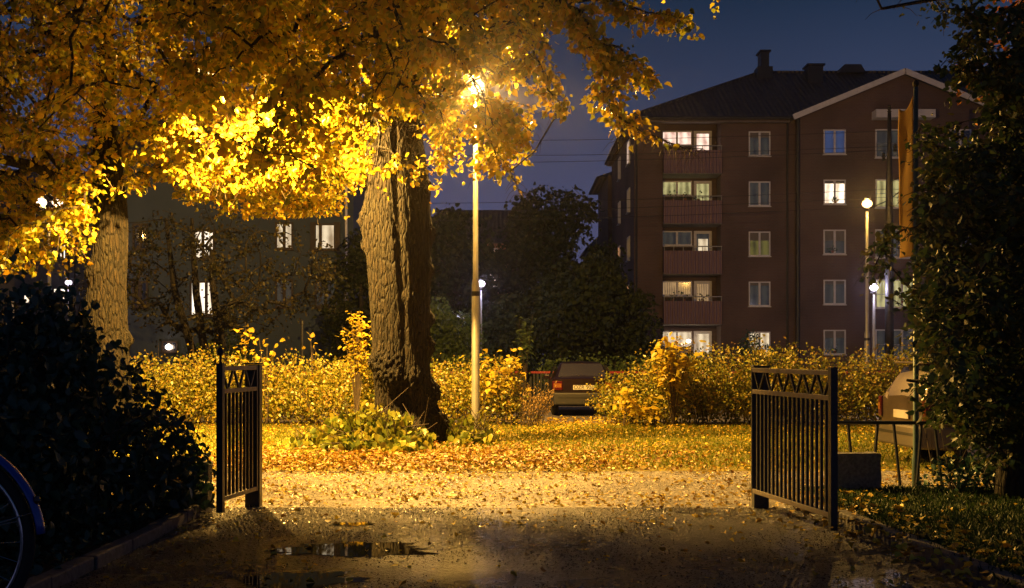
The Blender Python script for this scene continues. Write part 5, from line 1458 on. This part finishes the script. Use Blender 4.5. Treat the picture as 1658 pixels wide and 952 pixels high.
# ------------------------------------------------------------------ dark tree on the right
TR_O = Vector((at(1640, 575, 12.2).x, 12.2, 0.08))
TR = thing("dark_broadleaf_tree", "dark green tree filling the right edge, branching low", "tree", TR_O)
P_r = [(1580, -60), (1900, -60), (1900, 640), (1800, 700), (1640, 680), (1560, 700), (1530, 640), (1505, 560), (1500, 430), (1500, 330), (1520, 240), (1550, 210), (1620, 150), (1620, 60)]
tips = sample_poly(P_r, 430, 11.6, 1.2, 9.2, 14)
tips += sample_poly([(1500, 240), (1900, 150), (1900, 660), (1540, 660), (1500, 560)], 260, 11.2, 1.0, 9, 13.0)
tips += sample_poly([(1480, 180), (1540, 220), (1520, 560), (1475, 430)], 24, 11.9, .5, 11, 12.8)
tips += sample_poly([(1400, 380), (1480, 350), (1500, 560), (1430, 520)], 9, 11.6, .4, 11, 12.5)
tips += along([(1620, 40), (1570, 22), (1520, 14)], 6, 11.5, 5) + along([(1640, 120), (1590, 70), (1550, 60)], 8, 11.5, 8) + along([(1640, 150), (1580, 120), (1540, 90)], 8, 11.4, 9)
tips += sample_poly([(1480, 600), (1640, 600), (1640, 740), (1560, 720)], 30, 11.6, .5, 10.8, 12.6)
for _ in range(80):
    a = rng.normal(size=3); a /= np.linalg.norm(a)
    tips.append((TR_O.x + .6 + a[0] * 2.2, 12 + a[1] * 2.0, 5.6 + abs(a[2]) * 1.6))
tr = [(Vector((0, 0, 0)), .19), (Vector((.02, 0, .6)), .16), (Vector((-.03, 0, 1.1)), .15), (Vector((.05, 0, 1.8)), .13), (Vector((0, .1, 2.7)), .10), (Vector((.1, 0, 3.8)), .08), (Vector((.05, 0, 5.0)), .05)]
mb, tw, LP, LA, LS = grow(tr, [tuple(np.array(p) - np.array(TR_O)) for p in tips], spray=5, nleaf=12, leaf=.072, twig_len=(.12, .35), tip_r=.0045, arch=.08, minfork=2, bend=.12, droop=.6)
mb.tube([p for p, r in tr], [r for p, r in tr], 12)
mb.tube([(0, 0, .9), (-.5, -.1, 1.5), (-.9, -.2, 2.4)], [.06, .045, .02], 6); mb.tube([(0, 0, 1.0), (-.6, .1, 1.2), (-1.1, .1, 1.25)], [.05, .035, .015], 6)
Wd = LP + np.array(TR_O); px, py = project(Wd)
keep = (px > 1395) & ~((px < 1452) & (py < 330)) & (Wd[:, 2] > .45)
keep &= ~((px < 1486) & (px > 1448) & (py < 400) & (rng.random(len(px)) < .8))
keep &= ~((px < 1560) & (py < 150) & (rng.random(len(px)) < .25))
LP, LA, LS = LP[keep], LA[keep], LS[keep]
bro = mb.build("trunk", M['bark_dark'], TR, smooth=True); tw.build("twigs", M['twig'], bro)
leaf_obj("crown", LP, LS, LA, rand_dir(len(LP)) + np.array([0, 0, .5]), M['right_leaf'], TR, width=.75)
# small shrub at its foot
shrub("low_shrub", "low dark shrub under the right tree beside the railing", [(4.9, 12.7, .22, .35, .3, .28), (5.3, 12.6, .3, .4, .35, .36), (5.9, 12.5, .25, .5, .4, .3)], 1300, .06, M['dark_leaf'], stems=10)
# orange tree just entering at the top right corner
t = far_tree("orange_tree", "orange-leaved tree top entering the upper right corner", 1770, 17, 7, 1.3, 6.6, 1.7, 90, .11, mat=M['orange_leaf'])

# ------------------------------------------------------------------ fallen leaves, grass
def fallen(label, n, area, z, s0, s1, dens=None, lift=.02, mat='fallen'):
    P = []
    k = 0
    while len(P) < n:
        x = rng.uniform(area[0], area[1]); y = rng.uniform(area[2], area[3])
        if dens is None or rng.random() < dens(x, y): P.append((x, y, z + rng.uniform(0, lift)))
    P = np.array(P); N = rng.normal(size=(n, 3)) * .28 + np.array([0, 0, 1.0]); A = rng.normal(size=(n, 3)) * np.array([1, 1, .15])
    o = leaf_obj("fallen_leaves", P, rng.uniform(s0, s1, n), A, N, M[mat], width=.9, fold=.3)
    tag(o, label, "fallen leaves", kind="stuff")
def lawn_d(x, y):
    c = .28 + .6 * mnoise.noise(Vector((x * .6, y * .6, 1)))
    return min(1, max(.05, c + (.5 if y < 17.2 and x < 2 else 0) + (.4 if y > 22.5 else 0)))
fallen("yellow fallen leaves over the lit lawn", 11500, (-9, 9.5, 15.6, 26.5), .025, .035, .075, lawn_d, .035)
fallen("thick drift of leaves at the lawn edge by the trunk", 5200, (-5, 4.5, 15.5, 20), .03, .035, .08, lambda x, y: math.exp(-((x + 1.5) / 3) ** 2) * (1 if y < 18.5 else .4), .06, 'drift')
fallen("leaves scattered on the lit footpath", 5200, (-7, 9, 12.0, 15.8), .006, .03, .065, lambda x, y: .35 + .6 * mnoise.noise(Vector((x * .8, y * 1.5, 4))) + (.3 if x < -.8 else 0) + (.25 if y < 13 and x > 0 else 0), .015)
fallen("few leaves on the dark drive", 420, (-3.0, 3.1, 7, 12), .014, .03, .07, lambda x, y: .10 + .35 * (abs(x) / 3) ** 2 + (.5 if y > 10.3 and x > -.5 else 0), .015)
fallen("leaves gathered along the kerb and verge", 520, (2.7, 5.2, 6.5, 12.5), .10, .04, .09, lambda x, y: math.exp(-((x - 3.25) / .5) ** 2) + .08, .03)
fallen("leaves on the pavement in the hedge opening", 500, (-1, 3.5, 26.5, 29), .02, .05, .10, None, .02)
def glint_chips(label, n, area, z):  # small glossy flakes added to make the asphalt glitter
    P = np.stack([rng.uniform(area[0], area[1], n), rng.uniform(area[2], area[3], n), np.full(n, z)], 1)
    ptc = np.array([mnoise.noise(Vector((p[0] * .9, p[1] * .9, 7))) for p in P]); P = P[ptc > rng.uniform(-.5, .35, n)]
    for (qx, qy, qa, qb) in ((-1.29, 9.35, .68, .34), (-1.52, 8.05, .48, .3), (-1.52, 10.75, .22, .13)): P = P[((P[:, 0] - qx) / qa) ** 2 + ((P[:, 1] - qy) / qb) ** 2 > 1]
    n = len(P)
    N = rng.normal(size=(n, 3)) * .35 + np.array([0, 0, 1.0]); A = rng.normal(size=(n, 3)) * np.array([1, 1, .3])
    o = leaf_obj("glint_chips", P, rng.uniform(.006, .0165, n), A, N, M['glint_chips'], width=.95, fold=.45); tag(o, label, "glint_chips", kind="stuff")
M['glint_chips'] = leaf_mat("glint_stone_chips", [(.05, .05, .05), (.12, .11, .10), (.24, .22, .20)], trans=0, rough=.22, spec=.8)
glint_chips("fine stone chips added for glitter over the dark drive", 46000, (-3.1, 3.1, 6.6, 11.9), .012)
glint_chips("fine stone chips added for glitter over the lit footpath", 26000, (-6, 8, 11.9, 15.7), .005)
def grass(label, n, area, z, h0, h1, mat):
    P = np.stack([rng.uniform(area[0], area[1], n), rng.uniform(area[2], area[3], n), np.full(n, z)], 1)
    A = rng.normal(size=(n, 3)) * .45 + np.array([0, 0, 1.0])
    o = leaf_obj("grass", P, rng.uniform(h0, h1, n), A, rand_dir(n), mat, width=.16, fold=.02); tag(o, label, "grass", kind="stuff")
grass("short grass of the lit lawn", 52000, (-9, 9.5, 15.75, 25.6), .012, .04, .09, M['grass'])
grass("grass coloured for shade on the verge right of the drive", 42000, (3.25, 8.5, 6.2, 12.98), .08, .03, .075, M['grass_shaded'])
# ------------------------------------------------------------------ haze volume added for lamp glow
mb = MB(); mb.box(-140, 140, -20, 135, -1.2, 24)
hm = bpy.data.materials.new("lamp_glow_haze"); hm.use_nodes = True; n = hm.node_tree; n.nodes.remove(n.nodes["Principled BSDF"])
pv = nd(n, "ShaderNodeVolumePrincipled"); pv.inputs["Color"].default_value = (.9, .9, 1, 1); pv.inputs["Density"].default_value = HAZE; pv.inputs["Anisotropy"].default_value = .92
n.links.new(pv.outputs[0], n.nodes["Material Output"].inputs["Volume"])
if HAZE > 0: tag(mb.build("haze", hm), "thin haze added for the glow round the lamps", "haze", kind="stuff")
print("SCENE BUILT", len(SC.objects))
